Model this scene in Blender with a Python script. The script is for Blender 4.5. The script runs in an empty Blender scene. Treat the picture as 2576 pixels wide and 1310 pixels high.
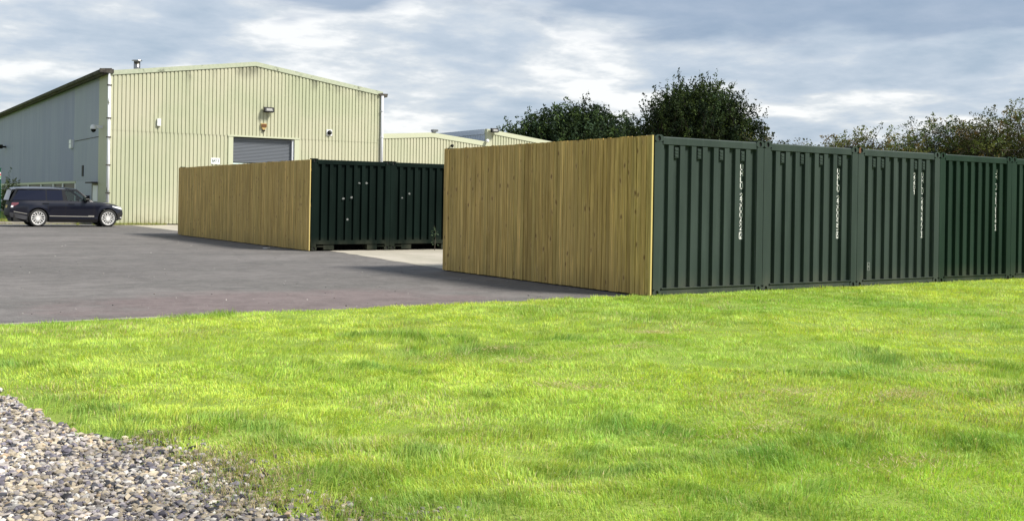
import bpy, bmesh, math, random
import numpy as np
from mathutils import Vector, Matrix
random.seed(7)
rng = np.random.default_rng(11)
S = bpy.context.scene
COL = S.collection

# ------------------------------------------------------------------ camera
CAMP = Vector((-11.1525, -12.8414, 1.4918))
yaw, roll = .9898, .016
fw = Vector((math.cos(yaw), math.sin(yaw), 0)); rt = Vector((math.sin(yaw), -math.cos(yaw), 0)); up = Vector((0, 0, 1))
Rv = rt*math.cos(roll) + up*math.sin(roll); Uv = up*math.cos(roll) - rt*math.sin(roll)
cd = bpy.data.cameras.new('camera'); cam = bpy.data.objects.new('camera', cd); COL.objects.link(cam)
M4 = Matrix((Rv, Uv, -fw)).transposed().to_4x4(); M4.translation = CAMP
cam.matrix_world = M4
cd.sensor_width = 36; cd.sensor_fit = 'HORIZONTAL'; cd.lens = 36*2649.8/2576
cd.shift_y = -(655-507.17)/2576; cd.clip_end = 3000; cd.clip_start = .1
S.camera = cam
# ------------------------------------------------------------------ exposure, sun
vs = S.view_settings; S.display_settings.display_device = 'sRGB'
vs.view_transform = 'Standard'; vs.look = 'None'; vs.gamma = 1; vs.use_curve_mapping = False
vs.exposure = 1.0
SUN_EL, SUN_AZ = math.radians(46), math.atan2(-.78, .62)      # direction towards the sun
sl = bpy.data.lights.new('sun', 'SUN'); sl.energy = 3.7; sl.angle = math.radians(14); sl.color = (1, .95, .86)
so = bpy.data.objects.new('sun', sl); COL.objects.link(so)
sd = Vector((math.cos(SUN_AZ)*math.cos(SUN_EL), math.sin(SUN_AZ)*math.cos(SUN_EL), math.sin(SUN_EL)))
so.rotation_euler = sd.to_track_quat('Z', 'Y').to_euler(); so.location = (0, -20, 30)
# ------------------------------------------------------------------ node helpers
class NT:
    def __init__(s, tree): s.t = tree; s.n = tree.nodes; s.l = tree.links
    def node(s, typ, **kw):
        n = s.n.new(typ)
        for k, v in kw.items(): setattr(n, k, v)
        return n
    def set(s, sock, v):
        if isinstance(v, bpy.types.NodeSocket): s.l.new(v, sock)
        elif isinstance(v, (tuple, list)) and len(v) == 3 and sock.type == 'RGBA': sock.default_value = (*v, 1)
        else: sock.default_value = v
    def math(s, op, a, b=None, c=None, clamp=False):
        n = s.node('ShaderNodeMath', operation=op); n.use_clamp = clamp; s.set(n.inputs[0], a)
        if b is not None: s.set(n.inputs[1], b)
        if c is not None: s.set(n.inputs[2], c)
        return n.outputs[0]
    def noise(s, vec, scale, detail=4, rough=.55, dist=0, w=None):
        n = s.node('ShaderNodeTexNoise')
        if w is not None: n.noise_dimensions = '4D'; s.set(n.inputs['W'], w)
        s.set(n.inputs['Vector'], vec); n.inputs['Scale'].default_value = scale
        n.inputs['Detail'].default_value = detail; n.inputs['Roughness'].default_value = rough; n.inputs['Distortion'].default_value = dist
        return n.outputs[0]
    def ramp(s, f, stops, mode='LINEAR'):
        n = s.node('ShaderNodeValToRGB'); n.color_ramp.interpolation = mode; e = n.color_ramp.elements
        while len(e) < len(stops): e.new(.5)
        for i, (p, c) in enumerate(stops):
            e[i].position = p; e[i].color = (*c, 1) if not isinstance(c, (int, float)) else (c, c, c, 1)
        s.set(n.inputs[0], f); return n.outputs[0]
    def mix(s, f, a, b, mode='MIX'):
        n = s.node('ShaderNodeMix', data_type='RGBA', blend_type=mode)
        s.set(n.inputs[0], f); s.set(n.inputs[6], a); s.set(n.inputs[7], b); return n.outputs[2]
    def smooth(s, v, a, b, lo=0., hi=1.):
        n = s.node('ShaderNodeMapRange', interpolation_type='SMOOTHSTEP'); s.set(n.inputs[0], v)
        n.inputs[1].default_value = a; n.inputs[2].default_value = b; n.inputs[3].default_value = lo; n.inputs[4].default_value = hi
        return n.outputs[0]
    def mapping(s, vec, scale=(1, 1, 1), loc=(0, 0, 0)):
        n = s.node('ShaderNodeMapping'); s.set(n.inputs[0], vec); n.inputs['Scale'].default_value = scale; n.inputs['Location'].default_value = loc
        return n.outputs[0]
    def sep(s, v):
        n = s.node('ShaderNodeSeparateXYZ'); s.set(n.inputs[0], v); return n.outputs
    def comb(s, x, y, z):
        n = s.node('ShaderNodeCombineXYZ'); s.set(n.inputs[0], x); s.set(n.inputs[1], y); s.set(n.inputs[2], z); return n.outputs[0]
# ------------------------------------------------------------------ world: broken cloud over a Nishita sky
W = bpy.data.worlds.new('World'); S.world = W; W.use_nodes = True
t = NT(W.node_tree); t.n.clear()
out = t.node('ShaderNodeOutputWorld'); bg = t.node('ShaderNodeBackground'); t.l.new(bg.outputs[0], out.inputs[0])
bg.inputs[1].default_value = .1
sky = t.node('ShaderNodeTexSky', sky_type='NISHITA'); sky.sun_disc = False
sky.sun_elevation = SUN_EL; sky.sun_rotation = math.pi/2 - SUN_AZ
tc = t.node('ShaderNodeTexCoord').outputs['Generated']
X, Y, Z = t.sep(tc)
zc = t.math('MAXIMUM', Z, 0)
den = t.math('ADD', zc, .16)
P = t.comb(t.math('DIVIDE', X, den), t.math('DIVIDE', Y, den), t.math('MULTIPLY', zc, 1.5))
big = t.noise(P, .62, 3, .5, .3)
med = t.noise(P, 1.9, 6, .47, .35)
fine = t.noise(P, 4.5, 6, .6)
# elevation edge of the grey cloud sheet: hangs lower to the right of the view direction
side = t.math('ADD', t.math('MULTIPLY', X, rt.x), t.math('MULTIPLY', Y, rt.y))
lowr = t.smooth(side, -.12, .26, -.012, .046)
ee = t.math('ADD', t.math('ADD', Z, lowr), t.math('MULTIPLY', t.math('SUBTRACT', med, .5), .16))
ee = t.math('ADD', ee, t.math('MULTIPLY', t.math('SUBTRACT', big, .5), .10))
sheet = t.smooth(ee, .162, .188)
hole = t.smooth(big, .50, .66)
far = t.smooth(Z, .24, .5)
sheet = t.math('MULTIPLY', sheet, t.math('SUBTRACT', 1, t.math('MULTIPLY', far, .55)))
c = t.math('ADD', t.math('MULTIPLY', med, .66), t.math('MULTIPLY', fine, .34))
cloud = t.ramp(c, [(.33, (2.1, 2.6, 3.2)), (.45, (2.85, 3.25, 3.75)), (.515, (3.6, 3.85, 4.1)), (.575, (5.0, 5.05, 5.05))])
darkc = t.ramp(fine, [(.3, (1.45, 1.95, 2.65)), (.75, (1.95, 2.4, 3.1))])
col = t.mix(t.math('MULTIPLY', sheet, .92), cloud, darkc)
col = t.mix(t.smooth(Z, .0, .05, .45, 0), col, (3.5, 3.85, 4.3))
col = t.mix(.95, sky.outputs[0], col)
t.set(bg.inputs[0], col)
# ------------------------------------------------------------------ material helpers
def pmat(name, fn, rough=.6, metal=0., spec=.5, coat=0.):
    m = bpy.data.materials.new(name); m.use_nodes = True
    n = NT(m.node_tree); b = n.n['Principled BSDF']
    b.inputs['Roughness'].default_value = rough; b.inputs['Metallic'].default_value = metal
    b.inputs['Specular IOR Level'].default_value = spec; b.inputs['Coat Weight'].default_value = coat
    if callable(fn): fn(n, b)
    else: b.inputs['Base Color'].default_value = (*fn, 1)
    return m
def obj_co(n): return n.node('ShaderNodeTexCoord').outputs['Object']
def world_co(n): return n.node('ShaderNodeNewGeometry').outputs['Position']
def bump(n, b, h, strength=.3, dist=.01):
    k = n.node('ShaderNodeBump'); k.inputs['Strength'].default_value = strength; k.inputs['Distance'].default_value = dist
    n.set(k.inputs['Height'], h); n.set(b.inputs['Normal'], k.outputs[0])

def steel(name, base, hi, rough=.55):
    def fn(n, b):
        p = world_co(n)
        a = n.noise(n.mapping(p, (1, 1, .25)), 2.2, 5)
        f = n.noise(p, 30, 3)
        s = n.noise(n.mapping(p, (9, 9, .5)), 1.3, 5)
        c1 = n.mix(n.smooth(a, .3, .75), base, hi)
        c1 = n.mix(n.math('MULTIPLY', n.smooth(s, .52, .8), .35), c1, tuple(min(1, x*1.9+.01) for x in base))
        c1 = n.mix(n.math('MULTIPLY', n.smooth(f, .68, .78), .30), c1, (.09, .085, .07))
        z = n.sep(p)[2]
        mud = n.math('MULTIPLY', n.smooth(z, .45, .05), n.smooth(a, .25, .7))
        c1 = n.mix(n.math('MULTIPLY', mud, .35), c1, (.10, .095, .065))
        n.set(b.inputs['Base Color'], c1)
        n.set(b.inputs['Roughness'], n.smooth(a, .3, .8, rough-.06, rough+.12))
        bump(n, b, n.noise(p, 5, 3), .25, .006)
    return pmat(name, fn, spec=.22)
m_steel_a = steel('grey_green_paint', (.0225, .0355, .030), (.031, .047, .040))
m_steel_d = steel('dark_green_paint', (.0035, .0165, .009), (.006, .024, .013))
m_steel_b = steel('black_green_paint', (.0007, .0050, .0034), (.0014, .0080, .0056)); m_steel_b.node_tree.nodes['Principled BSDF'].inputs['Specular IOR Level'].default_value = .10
m_white_paint = pmat('white_marking_paint', (.85, .85, .84), .5)
m_black = pmat('black_gap', (.006, .006, .006), .8)
m_blackp = pmat('black_plastic', (.010, .010, .011), .6, spec=.2)
m_patch = pmat('grey_primer_patch', (.13, .14, .135), .7)
m_rust = pmat('rust', (.12, .05, .02), .9)

def cladfn(base, streak=1.):
    def fn(n, b):
        p = world_co(n)
        a = n.noise(n.mapping(p, (.35, .35, .35)), 1.1, 4)
        s = n.noise(n.mapping(p, (5.5, 5.5, .22)), 1.0, 6, .6)
        ff = n.noise(p, 9, 4)
        c1 = n.mix(n.smooth(a, .3, .7), base, tuple(x*y for x, y in zip(base, (.86, .93, .86))))
        c1 = n.mix(n.math('MULTIPLY', n.smooth(s, .5, .8), .32*streak), c1, (.22, .25, .15))
        z = n.sep(p)[2]; x = n.sep(p)[0]
        # black algae under the verge, where the roof line drips
        dxr = n.math('ABSOLUTE', n.math('SUBTRACT', x, 8.47))
        zt = n.math('SUBTRACT', 8.62, n.math('MULTIPLY', dxr, .146))
        dist = n.math('SUBTRACT', zt, z)
        al = n.math('MULTIPLY', n.smooth(dist, .9, .0), n.smooth(n.noise(n.mapping(p, (1, 1, .4)), 1.1, 5, .65), .48, .72))
        al = n.math('MULTIPLY', al, n.smooth(x, 3.2, 5.))
        c1 = n.mix(n.math('MULTIPLY', al, .75), c1, (.06, .065, .04))
        low = n.math('MULTIPLY', n.smooth(z, .7, .0), n.smooth(n.noise(p, 1.6, 4), .4, .7))
        c1 = n.mix(n.math('MULTIPLY', low, .5), c1, (.16, .13, .06))
        n.set(b.inputs['Base Color'], c1); n.set(b.inputs['Roughness'], n.smooth(ff, .2, .8, .45, .62))
    return fn
m_clad = pmat('cream_green_cladding', cladfn((.44, .432, .315)), spec=.35)
def trimfn(n, b):
    p = world_co(n)
    a = n.noise(n.mapping(p, (1, 1, 1)), 1.3, 5, .65); f = n.noise(p, 7, 4)
    c1 = n.mix(n.smooth(f, .3, .7), (.33, .37, .265), (.39, .415, .31))
    c1 = n.mix(n.math('MULTIPLY', n.smooth(a, .56, .66), .8), c1, (.10, .11, .07))
    n.set(b.inputs['Base Color'], c1)
m_trim = pmat('green_verge_trim', trimfn, .55)
m_trim2 = pmat('pale_trim', (.44, .46, .33), .55)
def sidefn(n, b):
    p = world_co(n); y = n.sep(p)[1]
    a = n.noise(n.mapping(p, (1, .8, .12)), 1.6, 5, .6)
    k = n.noise(n.mapping(p, (1, 3., .25)), 1.2, 5, .6)
    c1 = n.mix(n.smooth(a, .3, .7), (.20, .222, .345), (.245, .268, .385))
    c2 = n.mix(n.smooth(a, .3, .7), (.25, .278, .355), (.29, .318, .38))
    c3 = n.mix(n.smooth(y, 51.0, 51.1), c2, c1)
    c3 = n.mix(n.math('MULTIPLY', n.smooth(k, .55, .8), .35), c3, (.30, .31, .31))
    fl = n.math('FLOOR', n.math('MULTIPLY', y, .31)); h = n.node('ShaderNodeTexWhiteNoise', noise_dimensions='1D'); n.set(h.inputs['W'], fl)
    c3 = n.mix(n.math('MULTIPLY', h.outputs[0], .16), c3, (.22, .25, .33))
    n.set(b.inputs['Base Color'], c3)
m_side = pmat('blue_grey_sheeting', sidefn, .5)
m_fasc3 = pmat('blue_white_sheeting', (.50, .56, .66), .4)
def roofdark(n, b):
    p = world_co(n); f = n.noise(p, 3.5, 5, .7)
    n.set(b.inputs['Base Color'], n.mix(n.smooth(f, .35, .7), (.022, .018, .015), (.085, .078, .062)))
m_eave = pmat('weathered_eave', roofdark, .85)
m_roof = pmat('roof_sheet', (.16, .17, .15), .6)
m_shut = pmat('grey_shutter', (.15, .165, .19), .38, .3)
m_shut2 = pmat('pale_shutter_slat', (.55, .66, .64), .4)
def pipefn(n, b):
    p = world_co(n); f = n.noise(n.mapping(p, (1, 1, .3)), 4, 5, .65)
    n.set(b.inputs['Base Color'], n.mix(n.smooth(f, .56, .62), (.66, .68, .70), (.16, .17, .13)))
m_pipe = pmat('peeling_white_pipe', pipefn, .5)
m_pipe2 = pmat('pale_grey_pipe', (.55, .57, .62), .45)
m_metal = pmat('stainless', (.35, .34, .32), .25, 1.)
m_white = pmat('white_plastic', (.75, .76, .76), .4)
m_concr = pmat('grey_concrete', lambda n, b: n.set(b.inputs['Base Color'], n.mix(n.noise(world_co(n), 5, 5), (.16, .14, .11), (.34, .32, .27))), .9)
m_lens = pmat('lamp_glass', (.10, .105, .105), .4, spec=.3)
m_yellow = pmat('yellowed_plastic', (.42, .29, .10), .5)
m_greenpost = pmat('green_powder_coat', (.0, .085, .045), .4)
m_red = pmat('red_print', (.55, .04, .03), .5)
m_lime = pmat('green_print', (.10, .42, .12), .5)
m_text = pmat('dark_teal_print', (.01, .05, .05), .5)
m_glassd = pmat('dark_window_glass', (.03, .033, .035), .4, spec=.25)
m_pinkg = pmat('pink_reflection_glass', (.075, .05, .045), .45, spec=.2)  # brick-pink reflections in the panes, put into the base colour

def woodfn(n, b):
    oi = n.node('ShaderNodeObjectInfo'); r = oi.outputs['Random']
    p = world_co(n)
    off = n.math('MULTIPLY', r, 57.)
    px, py, pz = n.sep(p)
    v = n.comb(n.math('ADD', px, off), py, pz)
    g1 = n.noise(n.mapping(v, (14, 14, .55)), 1.6, 6, .62, .6)
    g2 = n.noise(n.mapping(v, (60, 60, .9)), 1.5, 4, .6)
    blot = n.noise(n.mapping(p, (.7, .7, .7)), 1.1, 3)
    base = n.ramp(r, [(0, (0.458, 0.319, 0.107)), (.22, (0.573, 0.399, 0.138)), (.45, (0.515, 0.376, 0.128)), (.62, (0.665, 0.462, 0.166)), (.8, (0.473, 0.353, 0.121)), (1, (0.730, 0.518, 0.195))])
    c1 = n.mix(n.smooth(g1, .38, .72), n.mix(1, base, (.66, .64, .56), 'MULTIPLY'), n.mix(1, base, (1.3, 1.26, 1.15), 'MULTIPLY'))
    c1 = n.mix(n.math('MULTIPLY', n.smooth(g2, .5, .75), .30), c1, (.20, .14, .05))
    c1 = n.mix(n.math('MULTIPLY', n.smooth(blot, .45, .7), .35), c1, (.48, .34, .12))
    # knots
    vo = n.node('ShaderNodeTexVoronoi'); n.set(vo.inputs['Vector'], n.comb(0.0, n.math('MULTIPLY', n.math('ADD', py, off), 7.0), n.math('ADD', n.math('MULTIPLY', n.math('ADD', pz, off), 4.2), n.math('MULTIPLY', g1, .9))))
    vo.inputs['Scale'].default_value = 1.; d = vo.outputs['Distance']
    vo.inputs['Randomness'].default_value = 1.; pick = n.math('SUBTRACT', n.sep(vo.outputs['Color'])[0], .22)
    kn = n.math('MULTIPLY', n.smooth(d, .24, .10), n.smooth(pick, .42, .5))
    ring = n.math('MULTIPLY', n.smooth(d, .5, .2), n.smooth(pick, .42, .5))
    c1 = n.mix(n.math('MULTIPLY', ring, .30), c1, (.55, .38, .16))
    c1 = n.mix(n.math('MULTIPLY', kn, .75), c1, (.13, .065, .02))
    # blotchy darker tone towards the foot
    c1 = n.mix(n.math('MULTIPLY', n.smooth(pz, .5, .0), n.math('MULTIPLY', n.smooth(blot, .3, .7), .35)), c1, (.13, .11, .045))
    n.set(b.inputs['Base Color'], c1)
    bump(n, b, g1, .3, .004)
m_wood = pmat('treated_pine', woodfn, .75, spec=.25)
m_woodend = pmat('fresh_pine_edge', lambda n, b: n.set(b.inputs['Base Color'], n.mix(n.noise(n.mapping(world_co(n), (9, 9, .8)), 2, 4), (.44, .34, .11), (.58, .46, .17))), .7)

def asphfn(n, b):
    p = world_co(n)
    a = n.noise(p, .16, 5, .55, .4); m = n.noise(n.mapping(p, (.5, 1.2, 1)), .55, 6, .6); g = n.noise(p, 42, 3, .8); g3 = n.noise(p, 9, 5, .75)
    c1 = n.mix(n.smooth(a, .35, .66), (.122, .114, .110), (.168, .156, .151))
    c1 = n.mix(n.math('MULTIPLY', n.smooth(m, .46, .60), .8), c1, (.118, .112, .107))
    px, py, pz = n.sep(p)
    # faded reddish area near the lawn edge
    dx = n.math('MULTIPLY', n.math('ADD', px, 5.6), .28); dy = n.math('MULTIPLY', n.math('SUBTRACT', py, 1.6), .50)
    rr = n.math('ADD', n.math('SQRT', n.math('ADD', n.math('MULTIPLY', dx, dx), n.math('MULTIPLY', dy, dy))), n.math('MULTIPLY', n.math('SUBTRACT', n.noise(p, .9, 5), .5), 1.5))
    c1 = n.mix(n.math('MULTIPLY', n.smooth(rr, 1.15, .55), .6), c1, (.165, .120, .120))
    st = n.noise(n.mapping(p, (1, 1, 1)), 2.6, 7, .72)
    c1 = n.mix(n.smooth(st, .42, .60, .0, .6), c1, n.mix(1, c1, (.66, .66, .66), 'MULTIPLY'))
    sp_ = n.noise(p, 14, 4, .8)
    c1 = n.mix(n.smooth(sp_, .55, .70, 0, .6), c1, (.27, .26, .25))
    c1 = n.mix(n.smooth(g3, .35, .75, 0, .5), c1, n.mix(1, c1, (.74, .74, .74), 'MULTIPLY'))
    c1 = n.mix(n.smooth(g, .56, .74, 0, .55), c1, (.25, .24, .235)); c1 = n.mix(n.smooth(g, .44, .28, 0, .6), c1, (.05, .05, .05))
    n.set(b.inputs['Base Color'], c1); bump(n, b, n.math('ADD', g, n.math('MULTIPLY', g3, 2)), .6, .008)
m_asph = pmat('weathered_asphalt', asphfn, .85, spec=.3)
def padfn(n, b):
    p = world_co(n); a = n.noise(n.mapping(p, (1, .4, 1)), .8, 6, .65); g = n.noise(p, 20, 4)
    c1 = n.mix(n.smooth(a, .3, .7), (.40, .365, .31), (.29, .27, .215)); c1 = n.mix(n.smooth(g, .5, .75, 0, .5), c1, (.20, .19, .15))
    n.set(b.inputs['Base Color'], c1)
m_pad = pmat('pale_yard_concrete', padfn, .9)
def soilfn(n, b):
    p = world_co(n); a = n.noise(p, 1.2, 6, .6); g = n.noise(p, 25, 4, .7)
    c1 = n.mix(n.smooth(a, .35, .65), (.16, .24, .04), (.21, .28, .055)); c1 = n.mix(n.smooth(g, .5, .75, 0, .5), c1, (.22, .20, .08))
    n.set(b.inputs['Base Color'], c1); bump(n, b, g, .8, .02)
m_soil = pmat('thatch', soilfn, .95, spec=.1)
m_field = pmat('far_grass', lambda n, b: n.set(b.inputs['Base Color'], n.mix(n.noise(world_co(n), .05, 5), (.09, .14, .02), (.15, .19, .04))), .95)
m_grit = pmat('fine_grit', lambda n, b: n.set(b.inputs['Base Color'], n.mix(n.noise(world_co(n), 60, 4, .7), (.08, .075, .065), (.36, .33, .27))), .95)

def attr_mat(name, rough=.6, trans=0., spec=.3):
    def fn(n, b):
        a = n.node('ShaderNodeAttribute', attribute_name='tint'); n.set(b.inputs['Base Color'], a.outputs['Color'])
        if trans:
            tr = n.node('ShaderNodeBsdfTranslucent'); n.set(tr.inputs[0], n.mix(1, a.outputs['Color'], (1.25, 1.15, .6), 'MULTIPLY'))
            mx = n.node('ShaderNodeMixShader'); mx.inputs[0].default_value = trans
            n.l.new(b.outputs[0], mx.inputs[1]); n.l.new(tr.outputs[0], mx.inputs[2]); n.l.new(mx.outputs[0], n.n['Material Output'].inputs[0])
    return pmat(name, fn, rough, spec=spec)
m_grass = attr_mat('grass_blade', .55, .35, .3)
m_leaf = attr_mat('leaf', .75, .18, .12)
m_stone = attr_mat('stone', .85, 0, .3)
m_bark = pmat('bark', (.06, .048, .035), .9)

# ------------------------------------------------------------------ mesh helpers
class MB:
    def __init__(s): s.v = []; s.f = []
    def quad(s, *p):
        i = len(s.v); s.v += [tuple(q) for q in p]; s.f.append(tuple(range(i, i+len(p))))
    def box(s, x0, x1, y0, y1, z0, z1):
        i = len(s.v)
        s.v += [(x, y, z) for z in (z0, z1) for y in (y0, y1) for x in (x0, x1)]
        s.f += [tuple(i+k for k in q) for q in ((0, 2, 3, 1), (4, 5, 7, 6), (0, 1, 5, 4), (2, 6, 7, 3), (0, 4, 6, 2), (1, 3, 7, 5))]
    def prism(s, poly, a0, a1, axis):
        """poly: 2D points; extruded from a0 to a1 along axis 0,1,2"""
        def mk(a, p):
            q = list(p); q.insert(axis, a); return tuple(q)
        i = len(s.v); n = len(poly)
        s.v += [mk(a0, p) for p in poly] + [mk(a1, p) for p in poly]
        s.f.append(tuple(range(i, i+n))); s.f.append(tuple(range(i+2*n-1, i+n-1, -1)))
        for k in range(n): s.f.append((i+k, i+(k+1) % n, i+n+(k+1) % n, i+n+k))
    def tube(s, pts, rad, n=8, cap=True):
        pts = [Vector(p) for p in pts]; rad = rad if isinstance(rad, (list, tuple)) else [rad]*len(pts)
        base = len(s.v)
        for k, p in enumerate(pts):
            d = (pts[min(k+1, len(pts)-1)] - pts[max(k-1, 0)]).normalized()
            a = d.orthogonal().normalized() if k == 0 else (pa - d*pa.dot(d)).normalized()
            pa = a; b = d.cross(a)
            for j in range(n):
                th = 2*math.pi*j/n; s.v.append(tuple(p + (a*math.cos(th) + b*math.sin(th))*rad[k]))
        for k in range(len(pts)-1):
            for j in range(n):
                s.f.append((base+k*n+j, base+k*n+(j+1) % n, base+(k+1)*n+(j+1) % n, base+(k+1)*n+j))
        if cap: s.f.append(tuple(base+j for j in range(n))[::-1]); s.f.append(tuple(base+(len(pts)-1)*n+j for j in range(n)))
    def lathe(s, prof, n=24, axis='z', c=(0, 0, 0)):
        base = len(s.v); m = len(prof)
        for j in range(n):
            th = 2*math.pi*j/n
            for r, h in prof:
                a, b = r*math.cos(th), r*math.sin(th)
                p = (a, b, h) if axis == 'z' else ((a, h, b) if axis == 'y' else (h, a, b))
                s.v.append((p[0]+c[0], p[1]+c[1], p[2]+c[2]))
        for j in range(n):
            for k in range(m-1):
                j2 = (j+1) % n; s.f.append((base+j*m+k, base+j2*m+k, base+j2*m+k+1, base+j*m+k+1))
    def grid(s, rows):
        base = len(s.v); n = len(rows[0])
        for r in rows: s.v += [tuple(p) for p in r]
        for i in range(len(rows)-1):
            for j in range(n-1): s.f.append((base+i*n+j, base+i*n+j+1, base+(i+1)*n+j+1, base+(i+1)*n+j))
    def mesh(s, name, mat, smooth=False):
        me = bpy.data.meshes.new(name); me.from_pydata(s.v, [], s.f); me.materials.append(mat)
        if smooth: me.shade_smooth()
        me.update(); return me
    def build(s, name, mat, parent=None, smooth=False, loc=None):
        return link(name, s.mesh(name, mat, smooth), parent, loc)
def link(name, me, parent=None, loc=None):
    o = bpy.data.objects.new(name, me); COL.objects.link(o)
    if parent is not None: o.parent = parent
    if loc is not None: o.location = loc
    return o
def thing(name, label, cat, loc=(0, 0, 0), group=None, rz=0):
    o = bpy.data.objects.new(name, None); COL.objects.link(o); o.location = loc; o.rotation_euler.z = rz; o.empty_display_size = .2
    o['label'] = label; o['category'] = cat
    if group: o['group'] = group
    return o
def tag(o, label, cat, group=None):
    o['label'] = label; o['category'] = cat
    if group: o['group'] = group
    return o
def struct(o): o['kind'] = 'structure'; return o
def stuff(o, label=None):
    o['kind'] = 'stuff'
    return o
def np_mesh(name, verts, faces_flat, nper, mat, tint=None, smooth=False):
    me = bpy.data.meshes.new(name); nv = len(verts); nf = len(faces_flat)//nper
    me.vertices.add(nv); me.vertices.foreach_set('co', np.ascontiguousarray(verts, dtype=np.float32).ravel())
    me.loops.add(len(faces_flat)); me.loops.foreach_set('vertex_index', np.ascontiguousarray(faces_flat, dtype=np.int32))
    me.polygons.add(nf); me.polygons.foreach_set('loop_start', np.arange(0, nf*nper, nper, dtype=np.int32))
    if tint is not None:
        a = me.attributes.new('tint', 'FLOAT_COLOR', 'POINT'); a.data.foreach_set('color', np.concatenate([tint, np.ones((nv, 1))], 1).astype(np.float32).ravel())
    me.materials.append(mat); me.update(calc_edges=True)
    if smooth: me.shade_smooth()
    else: me.shade_flat()
    return me
def vnoise(x, y, seed, sc):
    r = np.random.default_rng(seed); T = r.random((256, 256))
    x = x*sc + 1000.3; y = y*sc + 1000.7
    xi = np.floor(x).astype(int); yi = np.floor(y).astype(int); fx = x-xi; fy = y-yi
    fx = fx*fx*(3-2*fx); fy = fy*fy*(3-2*fy)
    g = lambda a, b: T[a % 256, b % 256]
    return (g(xi, yi)*(1-fx)+g(xi+1, yi)*fx)*(1-fy) + (g(xi, yi+1)*(1-fx)+g(xi+1, yi+1)*fx)*fy
def fbm(x, y, seed, sc, o=3):
    s = 0; a = 1; tot = 0
    for k in range(o): s = s + a*vnoise(x, y, seed+k*17, sc*2**k); tot += a; a *= .5
    return s/tot

# ================================================================== GROUND
mb = MB(); mb.quad((-700, -700, -.06), (900, -700, -.06), (900, 900, -.06), (-700, 900, -.06))
struct(mb.build('ground', m_field))
mb = MB(); mb.quad((-60, .1, 0), (60, .1, 0), (60, 43.9, 0), (-60, 43.9, 0))
struct(mb.build('asphalt_road', m_asph))
mb = MB()
edge = [(.05, 2.), (.255, 7.23), (.62, 11.), (1.05, 14.967), (1.45, 22), (1.72, 32.9), (1.84, 41.55), (1.0, 42.0), (1.0, 43.8)]
pts = []
for i in range(len(edge)-1):
    for k in range(8):
        f_ = k/8; x = edge[i][0]*(1-f_)+edge[i+1][0]*f_ + random.uniform(-.05, .05); pts.append((x, edge[i][1]*(1-f_)+edge[i+1][1]*f_, .004))
pts.append((edge[-1][0], edge[-1][1], .004))
for a, b in zip(pts[:-1], pts[1:]): mb.quad(a, (40, a[1], .004), (40, b[1], .004), b)
struct(mb.build('yard_concrete', m_pad))
# verge by the long wall and its kerb
mb = MB(); mb.quad((-60, 44.1, .09), (.9, 44.1, .09), (.9, 110, .09), (-60, 110, .09))
struct(mb.build('verge', m_soil))
kb = thing('kerb', 'low weathered kerb line running behind the parked dark car', 'kerb', (0, 44, 0))
for i in range(20):
    k = MB(); k.box(0, .905, -.1, .09, -.02, .12); k.build('kerb_stone', m_concr, kb, loc=(-17.3+i*.915, random.uniform(-.01, .01), random.uniform(-.01, .005)))

# gravel boundary (x as a function of y)
GY = np.array([-30, -12, -10, -8.25, -6.76, -5.9, -5.2, -3.93, -2.5, -.5, 3]); GX = np.array([-4., -8.2, -8.8, -9.27, -9.44, -9.68, -9.8, -9.99, -10.3, -10.8, -11.4])-.17
def grav_edge(y): return np.interp(y, GY, GX)
LAWN_Y = .12
def lawn_z(x, y):
    edge = np.clip((LAWN_Y - y)/1.2, 0, 1)
    ge = np.clip((x - grav_edge(y))/.8, 0, 1)
    gg = np.clip((x - grav_edge(y) + .25)/.6, 0, 1)
    return -.045 + gg*gg*(3-2*gg)*.065 + ge*edge*.012 + edge*ge*(.10*(fbm(x, y, 5, .55, 3)-.5) + .06*(fbm(x, y, 6, 2.0, 2)-.5))
# lawn sheet
nx, ny = 260, 200
xs = np.linspace(-14, 38, nx); ys = np.linspace(-30, LAWN_Y, ny)
Xg, Yg = np.meshgrid(xs, ys); Zg = lawn_z(Xg, Yg)
V = np.stack([Xg, Yg, Zg], -1).reshape(-1, 3)
ii, jj = np.meshgrid(np.arange(ny-1), np.arange(nx-1), indexing='ij'); b0 = ii*nx+jj
keep = (Xg[:-1, :-1] > grav_edge(Yg[:-1, :-1]) - .35)
F = np.stack([b0, b0+1, b0+nx+1, b0+nx], -1)[keep].ravel()
struct(link('lawn', np_mesh('lawn', V, F, 4, m_soil, smooth=True)))
mb = MB(); mb.box(-22, -7.4, .17, .235, -.05, .028)
tag(mb.build('edging_strip', m_concr), 'thin pale concrete edging strip between asphalt and lawn', 'edging')
mb = MB(); mb.quad((-30, -40, -.025), (-3, -40, -.025), (-8.0, -10, -.025), (-9.3, .12, -.025), (-30, .12, -.025)); struct(mb.build('gravel_bed', m_grit))

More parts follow.
